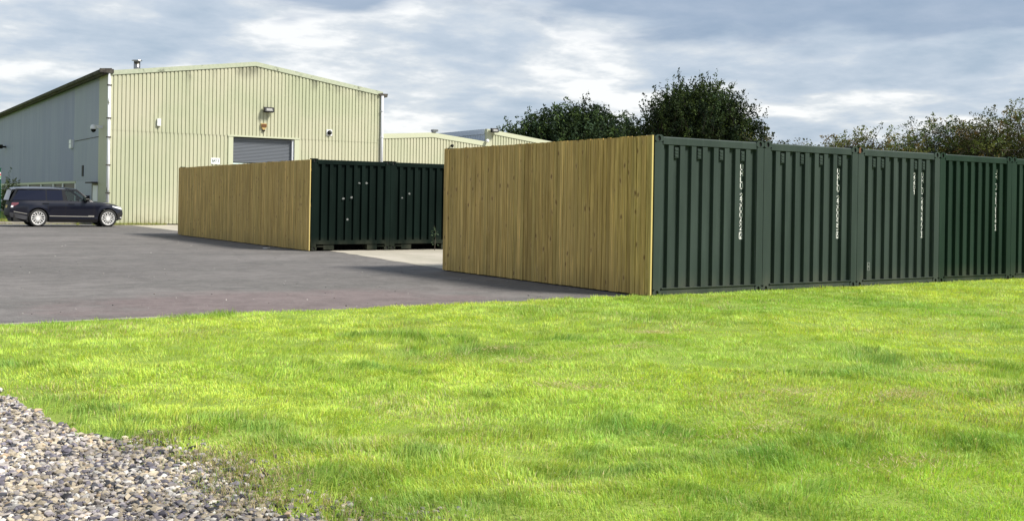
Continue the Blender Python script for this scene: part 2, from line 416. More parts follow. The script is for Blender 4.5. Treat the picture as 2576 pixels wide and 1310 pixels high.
# ---------------- grass blades
def blades(pos, h, w, lean, col, seg2):
    n = len(pos); th = rng.random(n)*2*np.pi
    wd = np.stack([np.cos(th), np.sin(th), np.zeros(n)], 1)*w[:, None]*.5
    L = np.stack([lean[:, 0], lean[:, 1], np.zeros(n)], 1)
    tip = pos + L*h[:, None] + np.array([0, 0, 1])*(h*np.sqrt(np.clip(1-(lean**2).sum(1), .12, 1)))[:, None]
    if seg2:
        mid = pos + L*h[:, None]*.33 + np.array([0, 0, 1])*(h*.58)[:, None]
        v = np.stack([pos-wd, pos+wd, mid+wd*.8, mid-wd*.8, tip], 1).reshape(-1, 3)
        i = np.arange(n)*5
        f = np.stack([i, i+1, i+2, i, i+2, i+3, i+3, i+2, i+4], 1).ravel()
        k = 5
    else:
        v = np.stack([pos-wd, pos+wd, tip], 1).reshape(-1, 3); i = np.arange(n)*3; f = np.stack([i, i+1, i+2], 1).ravel(); k = 3
    c = np.repeat(col, k, 0)
    return v, f, c
TUFTS = [(-9.01, -6.22), (-8.88, -6.51), (-8.78, -6.98), (-8.95, -7.66), (-8.87, -7.9), (-8.3, -7.64), (-8.54, -8.6), (-9.78, -3.09), (-7.1, -4.6), (-5.77, -4.35), (-9.62, -6.21), (-6.75, -7.68), (-7.6, -8.44), (-6.61, -8.65), (-3.79, -6.93), (-4.57, -3.82), (-7.42, -9.18), (-5.19, -9.0), (-5.98, -8.62)]
HEAPS = [(-3.32, -3.87), (-5.37, -4.84), (-4.46, -4.86), (-6.14, -6.22), (-4.92, -7.35), (-4.28, -7.79), (-2.61, -7.07), (-6.17, -8.07), (-6.06, -9.16), (-6.28, -4.4), (-5.79, -4.79), (-5.6, -4.16)]
def grass_field(name, pts, seg2, hs=1., wmul=1.):
    x, y = pts[:, 0], pts[:, 1]; n = len(x)
    d = np.hypot(x-CAMP.x, y-CAMP.y)
    tall = np.clip((.6*fbm(x, y, 21, .7, 4)+.4*fbm(x, y, 22, 2.2, 3)-.545)*8, 0, 1)            # patches of longer, deeper green grass
    tall *= np.clip((d-3)/2, .4, 1)*np.clip(1.25-(d-8)/9, .35, 1)
    wob = .55+.9*fbm(x, y, 23, 2.4, 3)
    for k_, (a_, b_) in enumerate(TUFTS):
        sx = .30+.06*((k_*7) % 5); sy = .16+.04*((k_*3) % 4); q_ = -.65+.35*math.sin(k_*2.3)
        u_ = (x-a_)*math.cos(q_)+(y-b_)*math.sin(q_); v_ = -(x-a_)*math.sin(q_)+(y-b_)*math.cos(q_)
        tall = np.maximum(tall, np.exp(-((u_/sx)**2+(v_/sy)**2)**.8/wob)*1.05)
    tall = np.clip(tall, 0, 1)
    dry = np.clip((fbm(x, y, 33, .8, 4)-.57)*6, 0, 1)*(1-tall)
    lime = fbm(x, y, 44, .35, 3)
    fine_ = fbm(x, y, 55, 4.5, 3); fine_ = np.clip((fine_-.5)*1.5+.5, 0, 1)
    h = (.024+.022*rng.random(n)+.055*tall*rng.random(n)**.5)*hs
    h *= .35+1.3*fine_
    w = (.0024+.0020*rng.random(n))*(1+np.clip(d-5, 0, 20)*.16)*wmul
    ang = (.6*fbm(x, y, 66, .7, 2)+.4*fbm(x, y, 67, 4., 2))*6*np.pi
    la = .55*rng.random(n)+.25
    ra = rng.random(n)*2*np.pi
    lean = np.stack([np.cos(ang)*la*.95+np.cos(ra)*.36, np.sin(ang)*la*.95+np.sin(ra)*.36], 1)
    cl = np.array([.48, .60, .10]); cg = np.array([.30, .48, .085]); cd = np.array([.085, .225, .06]); cs = np.array([.50, .47, .24])
    m = np.clip((lime-.28)*2.3+.25*np.clip((x+5)/6, 0, 1), 0, 1)[:, None]
    c = cg*(1-m)+cl*m
    c = c*(1-tall[:, None]*.62)+cd*tall[:, None]*.62
    dr = (rng.random(n) < .05+dry*.30)[:, None]
    c = np.where(dr, cs*(.65+.5*rng.random((n, 1))), c)
    c = c*(.78+.52*rng.random((n, 1)))*(.76+.48*fbm(x, y, 58, 5., 2))[:, None]
    c[:, 0] *= .82+.36*rng.random(n)
    p = np.stack([x, y, lawn_z(x, y)-.004], 1)
    v, f, cc = blades(p, h, w, lean, c, seg2)
    o = link(name, np_mesh(name, v, f, 3, m_grass, cc)); stuff(o)
    return o
def scatter(dens_fn, r0, r1, a0, a1, dmax):
    """points in a ring sector round the camera, thinned by dens_fn(distance)"""
    area = .5*(r1*r1-r0*r0)*(a1-a0); n = int(area*dmax)
    r = np.sqrt(rng.random(n)*(r1*r1-r0*r0)+r0*r0); a = a0+rng.random(n)*(a1-a0)
    x = CAMP.x+r*np.cos(a); y = CAMP.y+r*np.sin(a)
    k = rng.random(n) < dens_fn(r)/dmax
    return np.stack([x[k], y[k]], 1)
def on_lawn(P, ragged=.0):
    x, y = P[:, 0], P[:, 1]
    j = (fbm(x, y, 77, 3.5, 3)-.5)*.45
    ge = x - grav_edge(y) + j
    ly = .21+(fbm(x, y, 78, 2.6, 3)-.5)*.30-y
    okc = ~((x > -.12) & (y > -.015))
    prob = np.clip(ge/.55, 0, 1)
    return P[(rng.random(len(x)) < prob) & (ly > 0) & okc & (x < 40)]
A0, A1 = yaw-math.radians(36), yaw+math.radians(36)
near = on_lawn(scatter(lambda r: 8000*np.clip((6/r)**1.5, 0, 1), 2.6, 9.5, A0, A1, 8000))
farp = on_lawn(scatter(lambda r: 4000*(9.5/r)**1.4, 9.5, 34, yaw-math.radians(40), A1, 4000))
farp = farp[farp[:, 1] > -22]
grass_field('grass', near, True)
grass_field('grass', farp, False, 1.0, 1.15)
print('BLADES', len(near), len(farp))
# weeds on the far verge and along the bottom of the warehouse
def weed_strip(x0, x1, y0, y1, n, h, z=.08):
    x = x0+(x1-x0)*rng.random(n); y = y0+(y1-y0)*rng.random(n)**1.5
    k = fbm(x, y, 91, 1.1, 3) > .36; x, y = x[k], y[k]; n = len(x)
    hh = h*(.4+rng.random(n)); ra = rng.random(n)*6.28
    c = np.array([.22, .27, .05])*(.6+.7*rng.random((n, 1))); s = rng.random(n) < .3; c[s] = np.array([.33, .29, .12])
    v, f, cc = blades(np.stack([x, y, np.full(n, z)], 1), hh, np.full(n, .022), np.stack([np.cos(ra)*.5, np.sin(ra)*.5], 1), c, False)
    stuff(link('weeds', np_mesh('weeds', v, f, 3, m_grass, cc)))
weed_strip(-16, .6, 44.05, 47, 16000, .16, .09)
weed_strip(-.6, 4.0, 42.05, 42.4, 1300, .16, .0)
weed_strip(-14, .2, 43.5, 43.9, 1400, .06, .0)

# ---------------- gravel stones
def stones(n_ll, name, smin, smax, pts, zf, pal, seed=3, flat=.6):
    ico = bmesh.new(); bmesh.ops.create_icosphere(ico, subdivisions=1, radius=1.)
    bv = np.array([v.co[:] for v in ico.verts]); bf = np.array([[v.index for v in f.verts] for f in ico.faces]); ico.free()
    n = len(pts); r = np.random.default_rng(seed)
    s = (smin+(smax-smin)*r.random(n)**3.6)[:, None, None]
    v = bv[None]*(1+.65*(r.random((n, len(bv), 1))-.5))
    v = v*np.stack([.8+.6*r.random(n), .6+.4*r.random(n), (flat-.2)+.4*r.random(n)], 1)[:, None, :]*s
    th = r.random(n)*6.28; ti = (r.random(n)-.5)*1.0
    c_, s_ = np.cos(ti)[:, None], np.sin(ti)[:, None]
    y2 = v[..., 1]*c_-v[..., 2]*s_; z2 = v[..., 1]*s_+v[..., 2]*c_; v = np.stack([v[..., 0], y2, z2], -1)
    c_, s_ = np.cos(th)[:, None], np.sin(th)[:, None]
    x2 = v[..., 0]*c_-v[..., 1]*s_; y2 = v[..., 0]*s_+v[..., 1]*c_; v = np.stack([x2, y2, v[..., 2]], -1)
    v += np.stack([pts[:, 0], pts[:, 1], zf(pts)+s[:, 0, 0]*.35], 1)[:, None, :]
    f = (bf[None]+(np.arange(n)*len(bv))[:, None, None]).ravel()
    ci = r.choice(len(pal), n, p=np.array([p[1] for p in pal])/sum(p[1] for p in pal)); c = np.array([p[0] for p in pal])[ci]*(.45+.8*r.random((n, 1)))
    c *= (.75+.5*np.clip((fbm(pts[:, 0], pts[:, 1], 93, 1.6, 3)-.3)*2.2, 0, 1))[:, None]
    return link(name, np_mesh(name, v.reshape(-1, 3), f, 3, m_stone, np.repeat(c, len(bv), 0)))
PAL = [((.36, .31, .235), .34), ((.30, .27, .25), .22), ((.14, .13, .155), .16), ((.47, .45, .42), .14), ((.05, .052, .06), .09), ((.33, .25, .17), .03), ((.22, .20, .21), .04)]
gp = scatter(lambda r: 9500.*np.clip(6/r, 0, 1), 1.8, 13, yaw-.05, yaw+math.radians(42), 9500)
jj_ = (fbm(gp[:, 0], gp[:, 1], 81, 3., 3)-.5)*.8
gp = gp[(gp[:, 0] < grav_edge(gp[:, 1])+jj_*.5+.12+np.where(rng.random(len(gp)) < .26, rng.random(len(gp))*.7*(gp[:, 1] < -6.2), 0)) & (gp[:, 1] < .05)]
gz = lambda P: -.030+.05*(fbm(P[:, 0], P[:, 1], 9, 1.7, 3))+rng.random(len(P))*.016+.03*np.clip((P[:, 0]-grav_edge(P[:, 1]))/.4, 0, 1)
print('STONES', len(gp))
stuff(stones(0, 'gravel', .005, .024, gp, gz, PAL))
# straggling straw and stones in the worn edge between lawn and gravel
sp = scatter(lambda r: np.full_like(r, 3800.), 3.2, 9, yaw, yaw+math.radians(34), 3800)
ge = sp[:, 0]-grav_edge(sp[:, 1]); sp = sp[(rng.random(len(sp)) < np.clip(1.1-abs(ge-.12)/.55, 0, 1)*np.clip((fbm(sp[:, 0], sp[:, 1], 95, 2.5, 3)-.36)*5, 0, 1)) & (sp[:, 1] < -6.3)]
n = len(sp); ra = rng.random(n)*6.28
c = np.array([.40, .34, .18])*(.55+.7*rng.random((n, 1))); g_ = rng.random(n) < .35; c[g_] = np.array([.20, .30, .06])
v, f, cc = blades(np.stack([sp[:, 0], sp[:, 1], lawn_z(sp[:, 0], sp[:, 1])+.012], 1), .03+.05*rng.random(n), np.full(n, .004), np.stack([np.cos(ra)*.85, np.sin(ra)*.85], 1), c, True)
stuff(link('straw', np_mesh('straw', v, f, 3, m_grass, cc)))
# dead clippings lying in small heaps on the lawn
def clippings():
    cs = HEAPS
    P = np.concatenate([np.array(c_)+rng.normal(0, 1, (int(420*random.uniform(.5, 1.4)), 2))*np.array([.28, .16])*random.uniform(.5, 1.2) for c_ in cs])
    n = len(P); ra = rng.random(n)*6.28
    c = np.array([.50, .42, .24])*(.6+.6*rng.random((n, 1)))
    v, f, cc = blades(np.stack([P[:, 0], P[:, 1], lawn_z(P[:, 0], P[:, 1])+.02+.02*rng.random(n)], 1), .02+.028*rng.random(n), np.full(n, .0055), np.stack([np.cos(ra)*.88, np.sin(ra)*.88], 1), c, False)
    stuff(link('dry_clippings', np_mesh('dry_clippings', v, f, 3, m_grass, cc)))
clippings()
# loose chippings on the asphalt
P = np.stack([-10+rng.random(500)*11, .35+rng.random(500)**2*22], 1); P = P[P[:, 0] < -.2]
stuff(stones(0, 'loose_chippings', .004, .014, P, lambda p: np.zeros(len(p)), [((.5, .48, .45), .3), ((.06, .06, .06), .4), ((.25, .22, .2), .3)], 5))
mb = MB(); mb.prism([(-.11, -.04), (.02, -.07), (.12, -.01), (.07, .06), (-.06, .05)], 0, .018, 2)
tag(mb.build('litter_scrap', m_white, loc=(-.19, 16.99, .003)), 'flat white scrap lying on asphalt before the far timber wall', 'litter')

# ================================================================== CONTAINERS
PITCH, HC, WC = 2.484, 2.605, 2.474
def corrugate(x0, x1, z0, z1, first, pitch, n, crown, y_out, y_in, slope=.02):
    """end wall: vertical ribs; returns profile (x,y) list"""
    pr = [(x0, y_out)]
    pr.append((first-.10-slope, y_out)); pr.append((first-.10, y_in)) if False else None
    return pr
def end_profile():
    """x, y (0 outer plane, + inwards) of the front wall between the posts"""
    pr = [(.165, .012), (.200, .012), (.214, .064), (.289, .064)]
    for k in range(8):
        a = .303+k*.2505
        pr += [(a, .012), (a+.105, .012), (a+.118, .064)]
        if k < 7: pr += [(a+.2375, .064)]
    pr += [(2.288, .064), (2.30, .012), (2.312, .012)]
    return pr
def strip(mb, pr, z0, z1):
    for a, b in zip(pr[:-1], pr[1:]): mb.quad((a[0], a[1], z0), (b[0], b[1], z0), (b[0], b[1], z1), (a[0], a[1], z1))
GLY = {'U': [[(0, 1), (0, .15), (.15, 0), (.85, 0), (1, .15), (1, 1)]], 'H': [[(0, 0), (0, 1)], [(1, 0), (1, 1)], [(0, .5), (1, .5)]], 'L': [[(0, 1), (0, 0), (1, 0)]],
       '2': [[(0, .78), (.1, .95), (.3, 1), (.75, 1), (1, .85), (1, .65), (0, 0), (1, 0)]], '3': [[(0, 1), (1, 1), (.45, .58), (.85, .5), (1, .35), (1, .15), (.8, 0), (.2, 0), (0, .15)]],
       '0': [[(.15, 0), (0, .15), (0, .85), (.15, 1), (.85, 1), (1, .85), (1, .15), (.85, 0), (.15, 0)]], '6': [[(.7, 1), (.1, .55), (0, .35), (0, .15), (.15, 0), (.85, 0), (1, .15), (1, .4), (.85, .52), (.1, .5)]],
       '5': [[(1, 1), (.05, 1), (.05, .58), (.8, .58), (1, .42), (1, .15), (.85, 0), (0, 0)]], '1': [[(.2, .8), (.55, 1), (.55, 0)]], '4': [[(.8, 0), (.8, 1), (0, .3), (1, .3)]],
       '7': [[(0, 1), (1, 1), (.35, 0)]], 'G': [[(1, .85), (.85, 1), (.15, 1), (0, .85), (0, .15), (.15, 0), (.85, 0), (1, .15), (1, .5), (.55, .5)]]}
def glyphs(mb, text, x, ztop, y, w=.056, h=.084, step=.108, th=.0135):
    z = ztop
    for ch in text:
        if ch == ' ': z -= step*.55; continue
        box = ch == '['
        if box:
            continue
        for line in GLY[ch]:
            for (a, b), (c_, d_) in zip(line[:-1], line[1:]):
                p = Vector((x+a*w, z-h+b*h)); q = Vector((x+c_*w, z-h+d_*h)); dd = (q-p).normalized(); nn = Vector((-dd.y, dd.x))*th/2; e = dd*th*.35
                c4 = [p-e-nn, q+e-nn, q+e+nn, p-e+nn]
                mb.prism([(k.x, k.y) for k in c4], y-.0015, y, 1)
        z -= step
    return z
_cache = {}
def container(name, label, loc, L, mat, vents=(), texts=(), patches=(), tunnel=False, group=None):
    key = (L, mat.name, tunnel)
    T = thing(name, label, 'shipping container', loc, group)
    def P(nm, fn, material=mat, smooth=False):
        k = (key, nm)
        if k not in _cache: b = MB(); fn(b); _cache[k] = b.mesh(nm.split('#')[0], material, smooth)
        return link(nm.split('#')[0], _cache[k], T)
    z0, z1 = (.30, 2.45) if tunnel else (.145, 2.455)
    P('end_wall', lambda b: strip(b, end_profile(), z0-.01, z1+.01))
    for i, x in enumerate((0, WC-.16)):
        P(f'corner_post#{i}', lambda b: (b.box(x, x+.16, 0, .16, .118, HC-.118)))
        P(f'rear_corner_post#{i}', lambda b: b.box(x, x+.16, L-.16, L, .118, HC-.118))
    def casting(b, x, y, z, sx):
        # open-faced corner fitting: outer box with an oval hole frame on the end face
        w_, h_ = .178, .118
        b.box(x, x+w_, y+.02, y+.162, z, z+h_)
        n = 12; hole = [(x+w_/2+.034*math.cos(a)*1., z+h_/2+.044*math.sin(a)) for a in [2*math.pi*k/n+math.pi/n for k in range(n)]]
        outer = []
        for hx, hz in hole:
            dx, dz = hx-(x+w_/2), hz-(z+h_/2); s = min((w_/2)/max(abs(dx), 1e-6), (h_/2)/max(abs(dz), 1e-6)); outer.append((x+w_/2+dx*s, z+h_/2+dz*s))
        for k in range(n):
            a, c_ = k, (k+1) % n
            b.quad((outer[a][0], y-.003, outer[a][1]), (outer[c_][0], y-.003, outer[c_][1]), (hole[c_][0], y-.003, hole[c_][1]), (hole[a][0], y-.003, hole[a][1]))
            b.quad((hole[a][0], y-.003, hole[a][1]), (hole[c_][0], y-.003, hole[c_][1]), (hole[c_][0], y+.0195, hole[c_][1]), (hole[a][0], y+.0195, hole[a][1]))
        for q in ((x, z, x, z+h_), (x+w_, z, x+w_, z+h_)): b.quad((q[0], y-.003, q[1]), (q[2], y-.003, q[3]), (q[2], y+.02, q[3]), (q[0], y+.02, q[1]))
        for zz in (z, z+h_): b.quad((x, y-.003, zz), (x+w_, y-.003, zz), (x+w_, y+.02, zz), (x, y+.02, zz))
    for i, (x, z) in enumerate(((-.001, HC-.118), (WC-.177, HC-.118), (-.001, 0), (WC-.177, 0))):
        c_ = P(f'corner_casting#{i}', lambda b: casting(b, x, 0, z, 1))
        h = MB(); h.prism([(x+.089+.033*math.cos(a), z+.059+.043*math.sin(a)) for a in [2*math.pi*k/12+.26 for k in range(12)]], .0175, .0195, 1)
        hk = (key, 'hole', i)
        if hk not in _cache: _cache[hk] = h.mesh('casting_hole', m_black)
        link('casting_hole', _cache[hk], c_)
        P(f'rear_corner_casting#{i}', lambda b: b.box(x, x+.178, L-.162, L+.003, z, z+.118))
    P('top_rail', lambda b: b.prism([(.06, 2.455), (.002, 2.455), (.002, 2.560), (.020, 2.578), (.06, 2.578)], .177, WC-.177, 0))
    if tunnel:
        def br(b):
            b.box(.161, WC-.161, .004, .1, .19, .29); b.box(.161, WC-.161, -.012, .09, .175, .189)
            b.box(.39, .71, .01, .3, .02, .174); b.box(1.75, 2.07, .01, .3, .02, .174)
            b.box(.178, .39, .0, .1, .10, .125); b.box(2.07, WC-.178, .0, .1, .10, .125)
        P('bottom_rail', br)
        P('underframe', lambda b: b.box(.02, WC-.02, .9, L-.2, .0, .17), m_black)
    else:
        def br(b):
            b.box(.178, WC-.178, .004, .09, .02, .125); b.box(.178, WC-.178, -.016, .085, .126, .139)
            b.box(.2, .36, -.008, .06, .028, .062); b.box(WC-.36, WC-.2, -.008, .06, .028, .062)
        P('bottom_rail', br)
        P('underframe', lambda b: b.box(.02, WC-.02, .12, L-.2, .0, .14), m_black)
    # long sides, corrugated
    def sidew(b, x, s):
        y = .16; pr = []
        n = int((L-.32)/.278); st = (L-.32)/n
        for k in range(n):
            a = y+k*st; pr += [(x, a), (x, a+.072), (x+s*.036, a+.14), (x+s*.036, a+.21)]
        pr.append((x, L-.16))
        for p, q in zip(pr[:-1], pr[1:]): b.quad((p[0], p[1], .15), (q[0], q[1], .15), (q[0], q[1], 2.5), (p[0], p[1], 2.5))
    P('side_wall#0', lambda b: sidew(b, .012, 1)); P('side_wall#1', lambda b: sidew(b, WC-.012, -1))
    P('side_rail#0', lambda b: (b.box(.003, .06, .163, L-.163, 2.50, 2.57), b.box(.003, .1, .163, L-.163, .02, .15)))
    P('side_rail#1', lambda b: (b.box(WC-.06, WC-.003, .163, L-.163, 2.50, 2.57), b.box(WC-.1, WC-.003, .163, L-.163, .02, .15)))
    def rf(b):
        n = int((L-.1)/.21)
        for k in range(n):
            y = .06+k*(L-.12)/n; st = (L-.12)/n
            b.quad((.05, y, 2.572), (WC-.05, y, 2.572), (WC-.05, y+st*.45, 2.572), (.05, y+st*.45, 2.572)); b.quad((.05, y+st*.45, 2.572), (WC-.05, y+st*.45, 2.572), (WC-.05, y+st*.6, 2.556), (.05, y+st*.6, 2.556))
            b.quad((.05, y+st*.6, 2.556), (WC-.05, y+st*.6, 2.556), (WC-.05, y+st, 2.572), (.05, y+st, 2.572))
    P('roof_panel', rf)
    P('door_end', lambda b: b.box(.16, WC-.16, L-.06, L-.02, .15, 2.5))
    for k in vents:
        a = .303+k*.2505+.123
        def vt(b):
            b.box(a+.024, a+.106, .030, .0635, 2.245, 2.415)
            for q in range(3): b.box(a+.032, a+.098, .022, .0298, 2.262+q*.05, 2.292+q*.05)
        P(f'vent_cover#{k}', vt)
    for (txt, k, zt, boxed) in texts:
        b = MB(); x = .303+k*.2505+.123+.050
        z = glyphs(b, txt, x, zt, .0635)
        b.build('lettering', m_white_paint, T)
        if boxed:
            b = MB(); z -= .02
            hw, hh = .043, .062; cx, czz = x+.031, z-.05
            for q in ((cx-hw, cx+hw, czz+hh-.012, czz+hh), (cx-hw, cx+hw, czz-hh, czz-hh+.012), (cx-hw, cx-hw+.011, czz-hh, czz+hh), (cx+hw-.011, cx+hw, czz-hh, czz+hh)): b.box(q[0], q[1], .0622, .0633, q[2], q[3])
            b.build('check_digit_frame', m_white_paint, T)
            b = MB(); glyphs(b, boxed, cx-.021, czz+.042, .0635, .042, .084); b.build('check_digit', m_white_paint, T)
    for (x, z, s, inn) in patches:
        b = MB(); n = 8; yy = .057 if inn else .012
        b.prism([(x+s*math.cos(2*math.pi*k/n)*random.uniform(.6, 1.2), z+s*.75*math.sin(2*math.pi*k/n)*random.uniform(.6, 1.2)) for k in range(n)], yy-.0015, yy-.0005, 1)
        b.build('paint_patch', m_patch, T)
    return T
GA = 'green containers in the front row beside the lawn'
container('shipping_container', 'grey-green container next to the timber wall, marked 230062', (0, 0, 0), 6.75, m_steel_a, (0, 2, 4, 6), [('UHLU 230062', 6, 2.185, '2')], group=GA)
container('shipping_container', 'second grey-green container from the front timber wall, marked 230055', (PITCH, 0, 0), 6.75, m_steel_a, (0, 2, 4, 6), [('UHLU 230055', 6, 2.185, '6')], group=GA)
c3 = container('shipping_container', 'grey-green container with two white lettering columns and pale scuff near its foot', (2*PITCH, 0, 0), 6.75, m_steel_a, (0, 1, 5, 6), [('UHLU 223277', 6, 2.185, '1'), ('22G1', 5, 2.17, None)], [(.345, .385, .03, False)], group=GA)
b = MB()
for a in ((.31, .33, .31, .46), (.372, .385, .31, .46), (.33, .372, .445, .46), (.33, .372, .31, .32), (.33, .372, .37, .378)): b.box(a[0], a[1], .0100, .0112, a[2], a[3])
b.build('scuff_mark', m_patch, c3)
b = MB(); b.prism([(.004, 2.50), (.05, 2.492), (.07, 2.53), (.05, 2.56), (.075, 2.59), (.03, 2.60), (.012, 2.56)], -.006, -.0035, 1); b.build('rust_spot', m_rust, c3)
container('shipping_container', 'darker green container without vents, fourth from the front timber wall', (3*PITCH, 0, 0), 6.75, m_steel_d, (), [('UHLU 310114', 6, 2.32, '1')], group=GA)
container('shipping_container', 'darker green container cut off by the photo edge, rightmost in the front row', (4*PITCH, 0, 0), 6.75, m_steel_d, (), [], group=GA)
GB = 'blackish green containers in the back row behind the asphalt yard'
BX, BY, LB = .4396, 15.1313, 13.05
pb1 = [(1.472, 1.94, .042, False), (1.703, 1.945, .04, False), (.99, 1.485, .045, False), (1.235, 1.52, .045, False), (1.115, .886, .04, False)]
pb2 = [(.115, 1.93, .03, False), (.39, 1.53, .035, False), (.63, 1.66, .045, False)]
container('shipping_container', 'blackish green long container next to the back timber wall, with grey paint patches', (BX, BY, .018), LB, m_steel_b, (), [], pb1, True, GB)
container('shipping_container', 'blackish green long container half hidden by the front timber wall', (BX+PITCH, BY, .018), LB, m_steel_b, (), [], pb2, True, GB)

# ================================================================== TIMBER WALLS
def plank_mesh(w, h):
    b = MB(); d = .022; e = .006
    # cross-section in (x,y): outer face towards -x, chamfered edges, small tongue at one side
    sec = [(0, 0), (-d+.005, 0), (-d, e), (-d, w-e), (-d+.005, w), (0, w)]
    b.prism(sec, 0, h, 2); return b.mesh('plank', m_wood)
widths = [.090, .100, .110, .120, .132]
pm = [plank_mesh(w, 2.565) for w in widths]
def timber_wall(label, x, y0, y1, group):
    T = thing('timber_cladding', label, 'timber wall', (x, y0, 0), group)
    y = .030; L = y1-y0; n = 0
    while y < L-.03:
        k = random.choices(range(5), (2, 3, 4, 2, 1.5))[0]; w = widths[k]
        if y+w > L: w = L-y; 
        o = link('plank', pm[k], T, (-.035+random.uniform(-.005, .004), y, .022+random.uniform(-.004, .004)))
        o.scale = (1, w/widths[k], 1+random.uniform(-.002, .002)); o.rotation_euler.x = random.uniform(-.0006, .0006)
        y += w+random.uniform(.006, .010); n += 1
    for z in (.3, 1.3, 2.3):
        b = MB(); b.box(-.034, -.002, .03, L, z-.04, z+.04); b.build('rail', m_wood, T)
    b = MB(); b.box(-.057, -.029, 0, .0285, .018, 2.59); b.build('edge_board', m_woodend, T)
    return n
print(timber_wall('large vertical pine board wall nearest to the lawn', 0, 0, 6.75, 'timber walls along container sides'),
timber_wall('longer and farther vertical pine board wall beyond the asphalt yard', BX, BY, BY+LB, 'timber walls along container sides'))
b = MB(); b.box(.0, .012, .165, 6.7, .0, .3)

# ================================================================== WAREHOUSE 1
YG, XL, XR, XM = 42.5, .90, 15.98, 8.44
ZE, ZR = 7.72, 8.80
def roofz(x): return ZR-(ZR-ZE)*abs(x-XM)/(XM-XL)
def clad_profile(x0, x1, pitch=.2, depth=.040, s=1):
    """x, yoff; crowns outwards (negative yoff)"""
    pr = []; n = max(1, round((x1-x0)/pitch)); st = (x1-x0)/n
    for k in range(n):
        a = x0+k*st; pr += [(a, -depth*s), (a+st*.60, -depth*s), (a+st*.68, 0), (a+st*.90, 0), (a+st*.98, -depth*s)]
    pr.append((x1, -depth*s)); return pr
def clad(name, parent, x0, x1, z0f, z1f, y, mat=None):
    b = MB(); pr = clad_profile(x0, x1)
    for p, q in zip(pr[:-1], pr[1:]): b.quad((p[0], y+p[1], z0f(p[0])), (q[0], y+q[1], z0f(q[0])), (q[0], y+q[1], z1f(q[0])), (p[0], y+p[1], z1f(p[0])))
    return b.build(name, mat or m_clad, parent)
WH = thing('warehouse', 'tall cream-green corrugated warehouse with grey shutter and blue-grey long wall', 'warehouse', (0, 0, 0))
SEAM, DX0, DX1, DZ = 4.80, 7.26, 10.72, 4.70
clad('upper_cladding', WH, XL+.02, XR, lambda x: SEAM-.03, lambda x: roofz(x)-.15, YG-.008)
clad('lower_cladding', WH, XL+.02, DX0-.26, lambda x: .06, lambda x: SEAM, YG)
clad('lower_cladding', WH, DX1+.26, XR, lambda x: .06, lambda x: SEAM, YG)
b = MB(); b.box(DX0-.26, DX0, YG-.06, YG+.1, 0, DZ+.03); b.build('door_jamb', m_trim2, WH)
b = MB(); b.box(DX1, DX1+.26, YG-.06, YG+.1, 0, DZ+.03); b.build('door_jamb', m_trim2, WH)
b = MB(); b.box(DX0-.30, DX1+.30, YG-.08, YG+.1, DZ+.032, DZ+.115); b.build('door_lintel', m_trim2, WH)
sh = MB(); n = 56
for k in range(n):
    z = .35+k*.0775
    if z < 3.35: continue
    sh.quad((DX0, YG+.18, z), (DX1-.12, YG+.18, z), (DX1-.12, YG+.155, z+.028), (DX0, YG+.155, z+.028)); sh.quad((DX0, YG+.155, z+.028), (DX1-.12, YG+.155, z+.028), (DX1-.12, YG+.155, z+.055), (DX0, YG+.155, z+.055))
    sh.quad((DX0, YG+.155, z+.055), (DX1-.12, YG+.155, z+.055), (DX1-.12, YG+.18, z+.0775), (DX0, YG+.18, z+.0775))
shut = sh.build('roller_shutter', m_shut, WH)
s2 = MB()
for k in range(6): s2.box(DX0, DX1-.12, YG+.152, YG+.182, 3.345-(k+1)*.085, 3.345-k*.085-.014)
s2.build('vision_slats', m_shut2, shut)
s3 = MB(); s3.box(DX0, DX1-.12, YG+.16, YG+.2, .02, 2.83); s3.build('shutter_curtain', m_shut, shut)
s4 = MB(); s4.box(DX1-.12, DX1-.005, YG+.02, YG+.2, 0, DZ); s4.build('shutter_guide', m_pipe2, WH)
# verge flashing, two lengths
for (xa, xb) in ((XL-.05, XM), (XM, XR+.08)):
    b = MB(); b.prism([(xa, roofz(xa)-.21), (xb, roofz(xb)-.21), (xb, roofz(xb)+.02), (xa, roofz(xa)+.02)], YG-.085, YG+.3, 1); b.build('verge_flashing', m_trim, WH)
    b = MB(); b.prism([(xa-(.25 if xa < 5 else 0), roofz(xa)-.06), (xb+(.1 if xb > 10 else 0), roofz(xb)-.06), (xb, roofz(xb)+.0), (xa-(.25 if xa < 5 else 0), roofz(xa)+.0)], YG+.301, 96, 1); b.build('roof', m_roof, WH)
# long wall (faces -x)
YE = 95.
b = MB(); pr = clad_profile(44.7, YE, .25, .012)
for p, q in zip(pr[:-1], pr[1:]): b.quad((XL+p[1], p[0], 2.27), (XL+q[1], q[0], 2.27), (XL+q[1], q[0], 7.75), (XL+p[1], p[0], 7.75))
lw = b.build('long_wall', m_side, WH)
b = MB(); b.box(XL-.006, XL+.2, 44.7, 50.4, 0, 2.268); b.build('long_wall_base', m_side, WH)
b = MB(); b.box(XL-.03, XL-.014, 44.7, 50.9, 4.50, 4.53); b.build('sheet_joint', m_eave, WH)
b = MB(); b.box(XL-.02, XL+.25, YG+.001, 44.68, 0, 7.75); b.build('corner_trim', m_clad, WH)
b = MB(); b.box(XL+.08, XL+.3, 50.42, YE, 0, .85); b.build('dwarf_wall', m_concr, WH)
b = MB(); b.box(XR-.2, XR, YG+.01, YE, 0, 7.6); b.build('far_wall', m_side, WH)
b = MB(); b.box(XL+.1, XR-.1, YE, YE+.2, 0, 7.6); b.build('rear_wall', m_side, WH)
wn = MB(); wn.box(XL-.03, XL+.12, 50.42, 82, 2.13, 2.262); wnf = wn.build('window_band', m_trim2, WH)
posts = [50.45, 54.2, 57.2, 61.5, 66.6, 73.4, 79.5]
